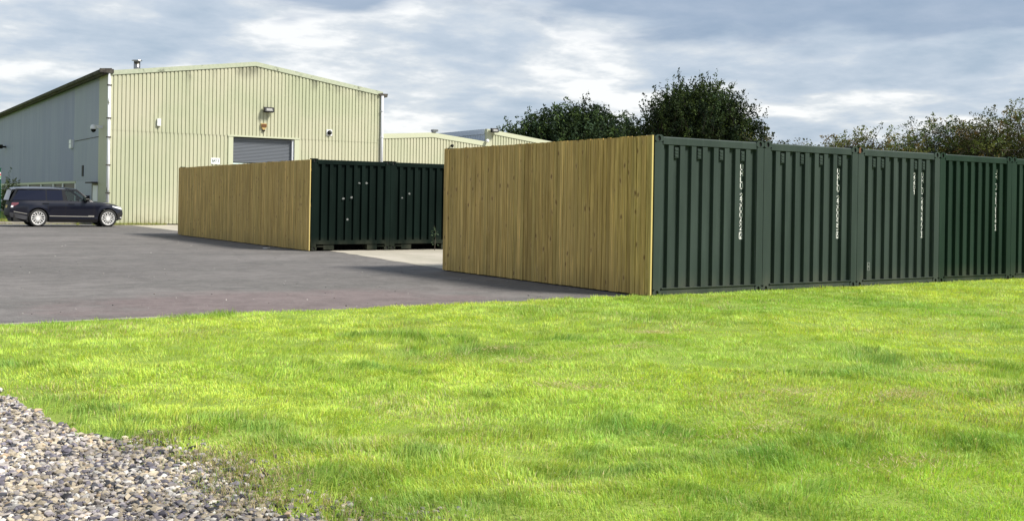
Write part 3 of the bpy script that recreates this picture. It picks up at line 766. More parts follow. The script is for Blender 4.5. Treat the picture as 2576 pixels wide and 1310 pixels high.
for i, y in enumerate(posts):
    b = MB(); b.box(XL-.02, XL+.10, y, y+.22, .852, 2.128); b.build('mullion', m_white, wnf)
for i, (ya, yb) in enumerate(zip(posts[:-1], posts[1:])):
    b = MB(); b.box(XL+.05, XL+.06, ya+.222, yb-.002, .86, 2.125); b.build('pane', m_pinkg if i in (0, 1, 3) else m_glassd, wnf)
# eave: dark overhang and gutter along the long wall
b = MB(); b.prism([(XL-.34, 7.52), (XL+.1, 7.60), (XL+.1, 7.86), (XL-.38, 7.82)], YG-.05, YE, 1); b.build('eave', m_eave, WH)
b = MB(); b.prism([(XL-.52, 7.72), (XL-.48, 7.60), (XL-.37, 7.58), (XL-.35, 7.79), (XL-.39, 7.79), (XL-.42, 7.64), (XL-.46, 7.65), (XL-.49, 7.74)], YG-.02, YE, 1); b.build('gutter', m_eave, WH)
b = MB(); b.box(XL-.50, XL+.16, YG-.20, YG-.087, 7.60, 7.80); b.build('gutter_end', m_eave, WH)
b = MB(); b.prism([(XR+.02, 7.62), (XR+.05, 7.45), (XR+.34, 7.43), (XR+.38, 7.63)], YG-.12, YE, 1); b.prism([(XR-.22, 7.60), (XR-.18, 7.50), (XR+.02, 7.48), (XR+.04, 7.66)], YG-.16, YG-.09, 1); b.build('gutter', m_eave, WH)
# downpipes with collars
b = MB(); b.tube([(XL-.02, YG-.10, .02), (XL-.02, YG-.10, 7.6)], .075, 12); dp = b.build('downpipe', m_pipe, WH, True)
for z in (7.0, 5.35, 4.4, 3.0, 1.6): b = MB(); b.box(XL-.12, XL+.08, YG-.19, YG-.01, z-.03, z+.03); b.build('pipe_bracket', m_eave, dp)
b = MB(); b.tube([(XR+.02, YG-.13, 2.5), (XR+.02, YG-.13, 7.48)], .085, 12); dp = b.build('downpipe', m_pipe2, WH, True)
for z in (3.6, 5.1, 6.6): b = MB(); b.lathe([(.086, -.05), (.105, -.04), (.105, .04), (.086, .05)], 12, 'z', (XR+.02, YG-.13, z)); b.build('pipe_collar', m_pipe2, dp)
b = MB(); b.box(XR+.001, XR+.12, YG-.03, YG+.2, 0, 7.43); b.build('corner_trim', m_clad, WH)
fz = roofz(2.83)
b = MB(); b.tube([(2.83, 45, 7.8), (2.83, 45, 8.60)], .17, 16); fl = b.build('flue', m_metal, WH, True)
b = MB(); b.lathe([(0.01, 8.71), (.27, 8.67), (.28, 8.65), (.01, 8.64)], 16, 'z', (2.83, 45, 0)); b.build('flue_cap', m_metal, fl)
b = MB(); b.tube([(2.83+.12, 45, 8.59), (2.83+.12, 45, 8.65)], .012, 6); b.tube([(2.83-.12, 45, 8.59), (2.83-.12, 45, 8.65)], .012, 6); b.build('cap_strut', m_metal, fl)
# side door
b = MB(); b.box(XL-.03, XL-.006, 44.75, 45.9, .02, 2.0); dr = b.build('side_door', m_white, WH)
b = MB(); b.box(XL-.05, XL-.031, 44.7, 45.95, 2.0, 2.09); b.box(XL-.05, XL-.031, 45.9, 46.0, 0, 2.0); b.build('door_frame', m_concr, dr)
b = MB(); b.box(XL-.35, XL-.051, 44.6, 46.2, 2.1, 2.17); b.build('door_hood', m_eave, dr)
b = MB(); b.box(XL-.04, XL-.0055, 48.3, 48.7, 2.5, 3.1); b.build('louvre', m_blackp, WH)
b = MB(); b.box(XL-.16, XL-.0065, 46.7, 47.6, .95, 1.45); b.build('meter_box', m_blackp, WH)
b = MB(); b.box(4.2, 4.75, YG-.07, YG-.03, .05, 1.0)
# fixtures
def floodlight(label, loc, s=1.):
    T = thing('floodlight', label, 'floodlight', loc, 'floodlights on the sheds')
    b = MB(); b.box(-.05*s, .05*s, -.12*s, 0, -.05*s, .05*s); b.build('bracket', m_blackp, T)
    b = MB(); b.prism([(-.38*s, -.12*s), (-.14*s, -.16*s), (-.10*s, .14*s), (-.28*s, .12*s)], -.27*s, .27*s, 0); hd = b.build('housing', m_blackp, T)
    b = MB(); b.quad((-.18*s, -.342*s, -.08*s), (.18*s, -.342*s, -.08*s), (.16*s, -.292*s, .055*s), (-.16*s, -.292*s, .055*s)); 
    for i in range(4): b.v[i] = (b.v[i][0], b.v[i][1]-.03*s, b.v[i][2])
    b.build('lens', m_lens, hd)
floodlight('floodlight with pale lens high above the shutter', (9.13, YG-.03, 6.27))
floodlight('floodlight at the peak of the lowest far shed', (23.62, YG-.10, 5.88), .9)
T = thing('alarm_box', 'yellowed alarm box under the floodlight above the shutter', 'alarm box', (8.92, YG-.03, 5.34))
b = MB(); b.prism([(-.15, .17), (.15, .17), (.16, .02), (.05, -.17), (-.05, -.17), (-.16, .02)], -.1, 0, 1); b.build('cover', m_yellow, T)
b = MB(); b.box(-.13, .13, -.13, -.101, -.02, .13); b.build('faceplate', m_rust, T)
b = MB(); b.box(-.07, .07, -.10, 0, -.25, -.171); b.build('siren', m_blackp, T)
T = thing('wall_lamp', 'round bulkhead lamp on white plate, right of shutter', 'wall lamp', (12.76, YG-.03, 5.2))
b = MB(); b.box(-.17, .17, -.05, 0, -.17, .17); b.build('back_plate', m_white, T)
b = MB(); b.lathe([(.13, -.051), (.13, -.12), (.06, -.17), (0.001, -.18)], 14, 'y'); b.build('lamp_cover', m_blackp, T)
b = MB(); b.lathe([(.045, -.19), (.001, -.20)], 10, 'y', (.04, 0, .03)); b.build('lens', m_lens, T)
T = thing('junction_box', 'small white upright box on the left of the tall gable', 'box', (3.33, YG-.03, 5.27))
b = MB(); b.box(-.08, .10, -.12, 0, -.18, .18); b.build('box_body', m_white, T)
b = MB(); b.box(-.081, .101, -.124, -.121, -.005, .005); b.build('lid_seam', m_blackp, T)
T = thing('junction_box', 'small white box on the blue-grey long wall', 'box', (XL-.013, 51.5, 4.38))
b = MB(); b.box(-.14, 0, -.28, .28, -.24, .24); b.build('box_body', m_white, T)
b = MB(); b.box(-.145, -.1405, -.2, .2, -.01, .01); b.build('lid_seam', m_blackp, T)
T = thing('security_camera', 'white dome security camera on the warehouse corner', 'security camera', (XL-.02, 43.9, 4.95))
b = MB(); b.box(-.34, 0, -.09, .09, -.04, .10); b.build('arm', m_white, T)
b = MB(); b.lathe([(.001, .14), (.13, .10), (.16, -.03), (.15, -.10)], 16, 'z', (-.42, 0, 0)); b.build('housing', m_white, T, True)
b = MB(); b.lathe([(.13, -.10), (.11, -.20), (.05, -.26), (.001, -.27)], 16, 'z', (-.42, 0, 0)); b.build('dome', m_blackp, T, True)
T = thing('security_camera', 'tiny black camera on the blue-grey long wall near photo edge', 'security camera', (XL-.013, 77.5, 5.1))
b = MB(); b.box(-.25, 0, -.1, .1, -.05, .08); b.build('bracket', m_blackp, T); b = MB(); b.box(-.5, -.26, -.35, .35, -.12, .16); b.build('housing', m_blackp, T)
T = thing('bay_sign', 'white sign lettered BAY 3 above the back timber wall', 'sign', (6.32, YG-.04, 3.39))
b = MB(); b.box(-.235, .235, -.02, 0, -.16, .16); b.build('panel', m_white, T)
fc = bpy.data.curves.new('bay_text', 'FONT'); fc.body = 'BAY 3'; fc.size = .185; fc.align_x = 'CENTER'; fc.align_y = 'CENTER'; fc.extrude = .001; fc.offset = .006
fo = bpy.data.objects.new('tmp', fc); me = bpy.data.meshes.new_from_object(fo); bpy.data.objects.remove(fo)
me.materials.clear(); me.materials.append(m_text); o = link('lettering', me, T, (0, -.0215, 0)); o.rotation_euler.x = math.pi/2; o.scale = (.78, 1, 1)
# ================================================================== WAREHOUSES 2, 3
W2 = thing('low_shed', 'low cream-green shed adjoining the tall warehouse, behind dark containers', 'shed', (0, 0, 0))
z2 = lambda x: 5.52-(x-19.42)*(-.066 if x < 19.42 else .104)
z2 = lambda x: 5.54-abs(x-19.42)*(.070 if x < 19.42 else .10)
X2a, X2b = XR+.14, 23.22
clad('gable_cladding', W2, X2a, X2b, lambda x: .05, lambda x: z2(x)-.22, YG)
for xa, xb in ((X2a, 19.42), (19.42, X2b)):
    b = MB(); b.prism([(xa, z2(xa)-.28), (xb, z2(xb)-.28), (xb, z2(xb)), (xa, z2(xa))], YG-.07, YG+.2, 1); b.build('verge_flashing', m_trim2, W2)
    b = MB(); b.prism([(xa, z2(xa)-.08), (xb, z2(xb)-.08), (xb, z2(xb)-.03), (xa, z2(xa)-.03)], YG+.201, 80, 1); b.build('roof', m_roof, W2)
b = MB(); b.box(19.40, 19.62, YG-.1, YG+.1, 5.54, 5.6); b.box(19.38, 19.72, YG-.14, YG+.14, 5.601, 5.72); b.build('roof_vent', m_metal, W2)
W3 = thing('low_shed', 'farthest cream shed with pale blue side, right of the tall warehouse', 'shed', (0, 0, 0))
X3a, X3b = 23.24, 32.
z3 = lambda x: 5.96-(x-X3a)*.117
clad('gable_cladding', W3, X3a+.25, X3b, lambda x: .05, lambda x: z3(x)-.22, YG)
b = MB(); b.box(X3a, X3a+.25, YG-.04, YG+.2, 0, z3(X3a)-.27); b.build('corner_trim', m_trim2, W3)
b = MB(); b.prism([(X3a-.02, z3(X3a)-.26), (X3b, z3(X3b)-.28), (X3b, z3(X3b)), (X3a-.02, z3(X3a))], YG-.08, YG+.22, 1); b.build('verge_flashing', m_trim2, W3)
b = MB(); pr = clad_profile(YG+.23, 85, .3, .03)
for p, q in zip(pr[:-1], pr[1:]): b.quad((X3a+p[1]+.03, p[0], .05), (X3a+q[1]+.03, q[0], .05), (X3a+q[1]+.03, q[0], 5.7), (X3a+p[1]+.03, p[0], 5.7))
b.build('side_wall', m_fasc3, W3)
b = MB(); b.box(X3a-.06, X3a-.005, YG+.221, 85, 5.64, 5.955); b.build('eave_flashing', m_fasc3, W3)
b = MB(); b.prism([(X3a+.04, z3(X3a)-.08), (X3b, z3(X3b)-.08), (X3b, z3(X3b)-.03), (X3a+.04, z3(X3a)-.03)], YG+.221, 85, 1); b.build('roof', m_roof, W3)
T = thing('security_camera', 'tiny black camera on the low shed gable above the front timber wall', 'security camera', (20.66, YG-.03, 4.8))
b = MB(); b.box(-.03, .03, -.15, 0, -.03, .03); b.build('bracket', m_blackp, T); b = MB(); b.lathe([(.001, .09), (.09, .06), (.1, -.03), (.05, -.1), (.001, -.12)], 10, 'z', (0, -.2, 0)); b.build('housing', m_blackp, T)
T = thing('globe_lamp', 'white globe lamp at the lower right end of the low shed roof', 'lamp', (23.16, YG-.08, 5.2))
b = MB(); b.lathe([(.001, .12), (.08, .09), (.12, 0), (.08, -.09), (.001, -.12)], 14, 'z', (0, -.14, 0)); b.build('globe', m_white, T, True); b = MB(); b.box(-.03, .03, -.05, 0, -.03, .03); b.build('bracket', m_white, T)

# green gate post with notice at the photo's left edge
T = thing('gate_post', 'dark green steel post with red and green notice, left of the car', 'post', (-3.38, 48.1, .0))
b = MB(); b.box(-.12, .12, -.12, .12, 0, 2.78); b.build('post', m_greenpost, T)
b = MB(); b.box(-.14, .14, -.14, .14, 2.781, 2.82); b.build('cap', m_greenpost, T)
b = MB(); b.box(-.10, .115, -.127, -.1205, 2.25, 2.6); nt = b.build('notice', m_white, T)
b = MB(); b.box(-.09, .11, -.130, -.1275, 2.42, 2.53); b.build('red_band', m_red, nt); b = MB(); b.box(-.09, .11, -.130, -.1275, 2.28, 2.40); b.build('green_band', m_lime, nt)

# ================================================================== CAR
def make_car():
    T = thing('parked_car', 'dark navy off-road estate car parked side-on before the warehouse', 'car', (-2.893, 39.78, 0))
    paint = pmat('navy_car_paint', lambda n, b: n.set(b.inputs['Base Color'], n.mix(n.noise(world_co(n), 3, 2), (.003, .004, .011), (.005, .006, .015))), .3, .2, .4, .6)
    paint.node_tree.nodes['Principled BSDF'].inputs['Coat Roughness'].default_value = .04
    tint = pmat('tinted_glass', (.004, .006, .018), .05, 0, .4)
    roofp = pmat('roof_sky_sheen', (.02, .022, .03), .15, .2, .6, 1.)  # car paint made paler and glossier, sky reflection partly put into the colour
    clear = bpy.data.materials.new('clear_glass'); clear.use_nodes = True; n = NT(clear.node_tree); n.n.clear()
    o_ = n.node('ShaderNodeOutputMaterial'); tr = n.node('ShaderNodeBsdfTransparent'); tr.inputs[0].default_value = (.75, .80, .80, 1); gl = n.node('ShaderNodeBsdfGlossy'); gl.inputs['Roughness'].default_value = .02
    fr = n.node('ShaderNodeFresnel'); fr.inputs[0].default_value = 1.5; mx = n.node('ShaderNodeMixShader'); n.l.new(fr.outputs[0], mx.inputs[0]); n.l.new(tr.outputs[0], mx.inputs[1]); n.l.new(gl.outputs[0], mx.inputs[2]); n.l.new(mx.outputs[0], o_.inputs[0])
    tyre = pmat('tyre_rubber', (.012, .012, .012), .75); alloy = pmat('alloy', (.85, .84, .82), .35, .3); chrome = pmat('bright_trim', (.70, .68, .62), .22, .8)
    trimb = pmat('gloss_black_trim', (.008, .008, .009), .15); lampm = pmat('headlight_glass', (.75, .76, .78), .1, 0, .8); tail = pmat('tail_light', (.16, .05, .06), .15, 0, .8)
    silver = pmat('bumper_grey', (.045, .045, .05), .5)
    AX0, AX1, AZ, AR = 0., 3.0, .385, .455
    def lo(c):
        z = .245
        for a in (AX0, AX1):
            if abs(c-a) < AR: z = max(z, AZ+math.sqrt(AR*AR-(c-a)**2)-.02)
        if c > AX1+AR: z = max(z, .26+.08*(c-3.45)/.25)
        if c < -AR: z = max(z, .33+.14*(-AR-c)/.7)
        return z
    def hi(c):
        return float(np.interp(c, [-1.17, -.6, 1., 2.2, 2.4, 2.9, 3.25, 3.5, 3.7], [1.115, 1.13, 1.135, 1.12, 1.085, 1.045, 1.0, .945, .86]))
    def xm(c, z):
        if c > 3.0: return 3.0+(c-3.0)/.7*(float(np.interp(z, [.2, .35, .57, .8, .9, 1.0], [3.56, 3.66, 3.71, 3.66, 3.60, 3.50]))-3.0)
        if c < -.6: return -.6-(-.6-c)/.57*(float(np.interp(z, [.3, .5, .65, 1.0, 1.13], [1.05, 1.17, 1.17, 1.09, 1.06]))-.6)
        return c
    def hw(c, z):
        w = float(np.interp(z, [.2, .33, .45, .62, .8, .95, 1.05, 1.14], [.93, .965, .955, .975, .99, .985, .962, .93]))
        if c > 2.6: w -= .30*((c-2.6)/1.1)**2.6
        if c < -.4: w -= .13*((-.4-c)/.77)**2.2
        for a in (AX0, AX1):
            d = math.hypot(c-a, (z-AZ)); w += .022*math.exp(-((d-AR)/.10)**2)
        return w
    cols = sorted(set([round(x, 3) for x in np.arange(-1.17, 3.701, .05)] + [3.7] + [a+s*AR*math.sin(q*math.pi/2/9) for a in (AX0, AX1) for s in (-1, 1) for q in range(10)] + [a+s*(AR+.002) for a in (AX0, AX1) for s in (-1, 1)]))
    tt = np.linspace(0, 1, 13)
    def side_pt(c, z, s, off=0.): return (xm(c, z), s*(hw(c, z)+off), z)
    b = MB()
    for s in (-1, 1): b.grid([[side_pt(c, lo(c)+t*(hi(c)-lo(c)), s) for t in tt] for c in cols])
    for s in (-1, 1):   # arch lips inwards
        for a in (AX0, AX1):
            arc = [(a+AR*math.sin(q), AZ+AR*math.cos(q)-.02) for q in np.linspace(-1.75, 1.75, 22)]
            for p, q in zip(arc[:-1], arc[1:]):
                b.quad((p[0], s*(hw(p[0], p[1])), p[1]), (q[0], s*(hw(q[0], q[1])), q[1]), (q[0], s*.66, q[1]), (p[0], s*.66, p[1]))
    # bonnet, front and rear faces
    hc = [c for c in cols if c >= 2.15]
    def top(c, v):
        z = hi(c); w = hw(c, z)*v; return (xm(c, z)+(.05*(1-v*v) if c > 3.3 else 0), w, z+.055*(1-v**4)*(1 if c < 3.5 else .5))
    vv = np.linspace(-1, 1, 15)
    rear = MB()
    for ce, sg in ((3.7, 1), (-1.17, -1)):
        rows = []
        for t in tt:
            z = lo(ce)+t*(hi(ce)-lo(ce)); rows.append([(xm(ce, z)+(.10 if sg > 0 else -.05)*(1-abs(v)**2.2), hw(ce, z)*v, z) for v in vv])
        (b if sg > 0 else rear).grid(rows)
    b.build('body', paint, T, True); rear.build('tailgate', pmat('tailgate_paint', (.012, .013, .022), .6, 0, .15), T, True)
    b = MB(); b.grid([[top(c, v) for v in vv] for c in hc]); b.build('bonnet', paint, T, True)
    b = MB(); b.box(-1.0, 2.3, -.90, .90, .22, .62); b.box(.5, 2.55, -.6, .6, .2, .3); b.box(-1.05, 3.4, -.62, .62, .25, .5); b.build('underbody', m_black, T)
    # patches that follow the side
    def patch(name, m, c0, c1, zl, zh, off, s=-1, n=10, parent=T, nz=3):
        b = MB(); rows = []
        for c in np.linspace(c0, c1, n):
            f_ = (c-c0)/(c1-c0); a = zl[0]+(zl[1]-zl[0])*f_; e = zh[0]+(zh[1]-zh[0])*f_
            rows.append([side_pt(c, a+(e-a)*k/(nz-1), s, off) for k in range(nz)])
        b.grid(rows); r2 = [[(p[0], p[1]-s*(off+.004), p[2]) for p in (r[0], r[-1])] for r in rows]
        for k in (0, -1): b.grid([[r[k] for r in rows], [(r[k][0], r[k][1]-s*(off+.004), r[k][2]) for r in rows]])
        return b.build(name, m, parent, True)
    for s in (-1, 1):
        patch('door_strip', chrome, .47, 2.12, (.455, .435), (.49, .47), .014, s)
        patch('door_strip_end', chrome, 2.12, 2.38, (.432, .432), (.50, .50), .016, s)
        patch('rear_strip', chrome, -1.0, -.46, (.64, .545), (.672, .57), .012, s)
        patch('sill', trimb, .47, 2.52, (.20, .20), (.34, .33), .004, s)
        patch('bumper_skirt', silver, -1.16, -.47, (.42, .30), (.63, .47), .004, s)
        patch('tail_light', tail, -1.16, -.84, (.80, .98), (1.03, 1.04), .008, s)
        patch('tail_light', lampm, -1.16, -1.06, (.83, .83), (.91, .91), .012, s)
        patch('headlight', lampm, 3.22, 3.69, (.885, .76), (.93, .87), .010, s)
        patch('belt_trim', trimb, -1.15, 2.25, (1.105, 1.10), (1.128, 1.122), .006, s, 20)
        patch('door_handle', trimb, .18, .44, (1.0, 1.0), (1.028, 1.028), .03, s)
        patch('door_handle', trimb, 1.27, 1.53, (.985, .985), (1.013, 1.013), .03, s)
        for c0 in (-.02+.42, 1.14, 2.36): patch('door_gap', m_black, c0, c0+.012, (.40 if c0 > .5 else .72, .40 if c0 > .5 else .72), (1.10, 1.10), .002, s, 2, nz=9)
        patch('lower_bumper', trimb, 3.46, 3.7, (.30, .32), (.60, .70), .006, s)
        patch('fog_light', lampm, 3.60, 3.69, (.40, .40), (.43, .43), .012, s)
    b = MB(); b.grid([[(xm(3.7, z)+.10*(1-abs(v)**2.2)+.008, hw(3.7, z)*v, z) for v in np.linspace(-.62, .62, 9)] for z in (.55, .65, .75, .83)]); b.build('grille', trimb, T)
    b = MB(); b.grid([[(xm(-1.17, z)-.05*(1-abs(v)**2.2)-.008, hw(-1.17, z)*v, z) for v in np.linspace(-.30, .30, 5)] for z in (.80, .92)]); b.build('number_plate', pmat('yellow_plate', (.55, .38, .04), .5), T)
    # greenhouse
    def gy(z, c=0): return .915-(z-1.12)*.34-(.06*max(0, (c-1.4)/.9)**1.5 if c > 1.4 else 0)-(.07*max(0, (-.6-c)/.5) if c < -.6 else 0)
    def gp(x, z, s, off=0.): return (x, s*(gy(z, x)+off), z)
    def gpoly(name, m, pts, s, off=0., parent=T):
        b = MB(); pts3 = [gp(x, z, s, off) for x, z in pts]; n = len(pts3); i = len(b.v)
        b.v += pts3+[(p[0], p[1]-s*.012, p[2]) for p in pts3]; b.f.append(tuple(range(n))); b.f.append(tuple(range(2*n-1, n-1, -1)))
        for k in range(n): b.f.append((k, (k+1) % n, n+(k+1) % n, n+k))
        return b.build(name, m, parent)
    ZB, ZT = 1.12, 1.60
    for s in (-1, 1):
        gpoly('quarter_window', tint, [(-1.06, ZB+.02), (.32, ZB+.02), (.32, ZT-.02), (-.80, ZT-.035)], s, .004)
        gpoly('rear_door_window', tint, [(.36, ZB+.02), (1.04, ZB+.02), (1.00, ZT-.015), (.36, ZT-.02)], s, .004)
        gpoly('pillar', trimb, [(-1.16, ZB-.01), (-1.06, ZB-.01), (-.80, ZT+.02), (-.90, ZT+.02)], s)
        gpoly('pillar', trimb, [(.30, ZB-.01), (.38, ZB-.01), (.38, ZT+.02), (.30, ZT+.02)], s)
        gpoly('pillar', trimb, [(1.03, ZB-.01), (1.24, ZB-.01), (1.12, ZT+.02), (.99, ZT+.02)], s)
        gpoly('pillar', trimb, [(2.24, ZB-.02), (2.40, ZB-.05), (1.66, ZT+.03), (1.50, ZT+.03)], s, .003)
        gpoly('front_window', clear, [(1.24, ZB), (2.20, ZB), (1.54, ZT), (1.13, ZT)], s, .001)
        gpoly('window_frame', trimb, [(-.88, ZT-.005), (1.55, ZT+.0), (1.58, ZT+.03), (-.92, ZT+.03)], s, .006)
        b = MB(); cx, cy = 2.0, s*(.93+.13)
        b.prism([(cx-.05, ZB+.02), (cx+.10, ZB+.03), (cx+.13, ZB+.13), (cx+.03, ZB+.20), (cx-.05, ZB+.19)], min(cy-.12, cy+.12), max(cy-.12, cy+.12), 1)
        b.box(cx, cx+.08, min(s*.86, s*.95), max(s*.86, s*.95), ZB-.02, ZB+.08)
        mi = b.build('wing_mirror', trimb, T)
        b = MB(); yy = s*(1.181); b.box(cx-.03, cx+.10, min(yy, yy+s*.004), max(yy, yy+s*.004), ZB+.09, ZB+.115); b.build('indicator', chrome, mi)
    def rz_(x): return float(np.interp(x, [-1.08, -.9, -.3, .6, 1.3, 1.62], [1.605, 1.632, 1.665, 1.675, 1.655, 1.620]))
    rows = []
    for x in np.linspace(-1.08, 1.62, 16):
        r = []
        for v in np.linspace(-1, 1, 15):
            w = gy(1.63, x)-.004; e = 1-abs(v)**3.2
            r.append((x+(.03*(1-v*v) if x > 1.5 else (-.05*(1-v*v) if x < -1. else 0)), w*v, rz_(x)-.035+.095*e))
        rows.append(r)
    b = MB(); b.grid(rows); b.build('roof', roofp, T, True)
    b = MB(); b.grid([[(p[0], p[1]*.97, p[2]-.05) for p in r] for r in rows]); b.build('headlining', silver, T)
    wb, wt = .80, .70
    rows = [[(1.62+.03*(1-v*v)+(2.40-1.62)*f_+.06*(1-v*v)*f_, v*(gy(1.60, 1.6)*(1-f_)+(gy(1.08, 2.4)-.02)*f_), 1.635+.04*(1-v*v)-(1.635-1.075)*f_-.0*f_) for v in np.linspace(-1, 1, 9)] for f_ in np.linspace(0, 1, 5)]
    b = MB(); b.grid(rows); b.build('windscreen', clear, T, True)
    rows = [[(-1.06-.05*(1-v*v)-.14*f_, v*(.70+.10*f_), 1.60-.46*f_) for v in np.linspace(-1, 1, 9)] for f_ in np.linspace(0, 1, 4)]
    b = MB(); b.grid(rows); b.build('rear_window', pmat('rear_glass_reflection', (.26, .28, .31), .3, 0, .4), T, True)  # pale base colour stands in for light reflected by the rear glass
    b = MB(); b.prism([(-1.14, 1.585), (-.98, 1.60), (-.98, 1.55), (-1.02, 1.53)], -.62, .62, 1); b.build('spoiler', trimb, T)
    # cabin
    b = MB(); b.box(-1.0, 2.3, -.84, .84, .63, 1.02); b.build('cabin_floor', m_black, T)
    seat = pmat('dark_leather', (.012, .012, .014), .6)
    for y in (-.40, .40):
        b = MB(); b.prism([(.85, 1.0), (1.12, 1.0), (.98, 1.34), (.86, 1.34)], y-.25, y+.25, 1); b.prism([(.86, 1.37), (.97, 1.37), (.95, 1.52), (.87, 1.52)], y-.13, y+.13, 1); b.build('seat', seat, T)
    b = MB(); b.box(-.2, 1.02, -.80, .80, 1.02, 1.05); b.build('rear_trim', seat, T)
    b = MB(); b.prism([(1.95, 1.0), (2.35, 1.0), (2.30, 1.08), (2.02, 1.13)], -.8, .8, 1); b.build('dashboard', seat, T)
    b = MB(); b.lathe([(.175, -.015), (.19, 0), (.175, .015), (.16, 0), (.175, -.015)], 18, 'x'); b.box(-.01, .01, -.17, .17, -.02, .02); sw = b.build('steering_wheel', m_blackp, T, loc=(1.80, -.40, 1.10)); sw.rotation_euler.y = -.35
    # wheels
    tm = MB(); tm.lathe([(.265, -.12), (.30, -.135), (.345, -.135), (.375, -.115), (.385, -.08), (.385, .08), (.375, .115), (.345, .135), (.30, .135), (.265, .12)], 40, 'y'); tm = tm.mesh('tyre', tyre, True)
    rm = MB(); rm.lathe([(.268, -.125), (.285, -.13), (.292, -.12), (.268, -.10), (.25, -.06), (.25, .12)], 40, 'y'); rm.lathe([(.001, -.098), (.035, -.098), (.042, -.09), (.044, -.06)], 18, 'y')
    N = 7
    for k in range(N):
        a = 2*math.pi*(k+.25)/N
        for sg in (-1, 1):
            pts = []
            for r_, da in ((.035, .30), (.12, .22), (.19, .27), (.235, .22), (.268, .10)):
                th = a+sg*da*(.55 if r_ < .1 else 1.0); pts.append((r_*math.cos(th), r_*math.sin(th)))
            for (p, q) in zip(pts[:-1], pts[1:]):
                d = Vector((q[0]-p[0], q[1]-p[1])).normalized(); nn = Vector((-d.y, d.x))*.0135
                rm.prism([(p[0]-nn.x, p[1]-nn.y), (q[0]-nn.x, q[1]-nn.y), (q[0]+nn.x, q[1]+nn.y), (p[0]+nn.x, p[1]+nn.y)], -.118, -.085, 1)
    rm = rm.mesh('rim', alloy)
    dk = MB(); dk.lathe([(.001, -.02), (.249, -.02), (.249, .0)], 24, 'y'); dk = dk.mesh('brake_disc', m_black)
    for x in (AX0, AX1):
        for s in (-1, 1):
            w_ = link('wheel', tm, T, (x, s*.845, AZ)); 
            if s > 0: w_.rotation_euler.z = math.pi
            link('rim', rm, w_); link('brake_disc', dk, w_)
    return T
_car = make_car(); _car.scale = (1.01, 1.0, 1.06)

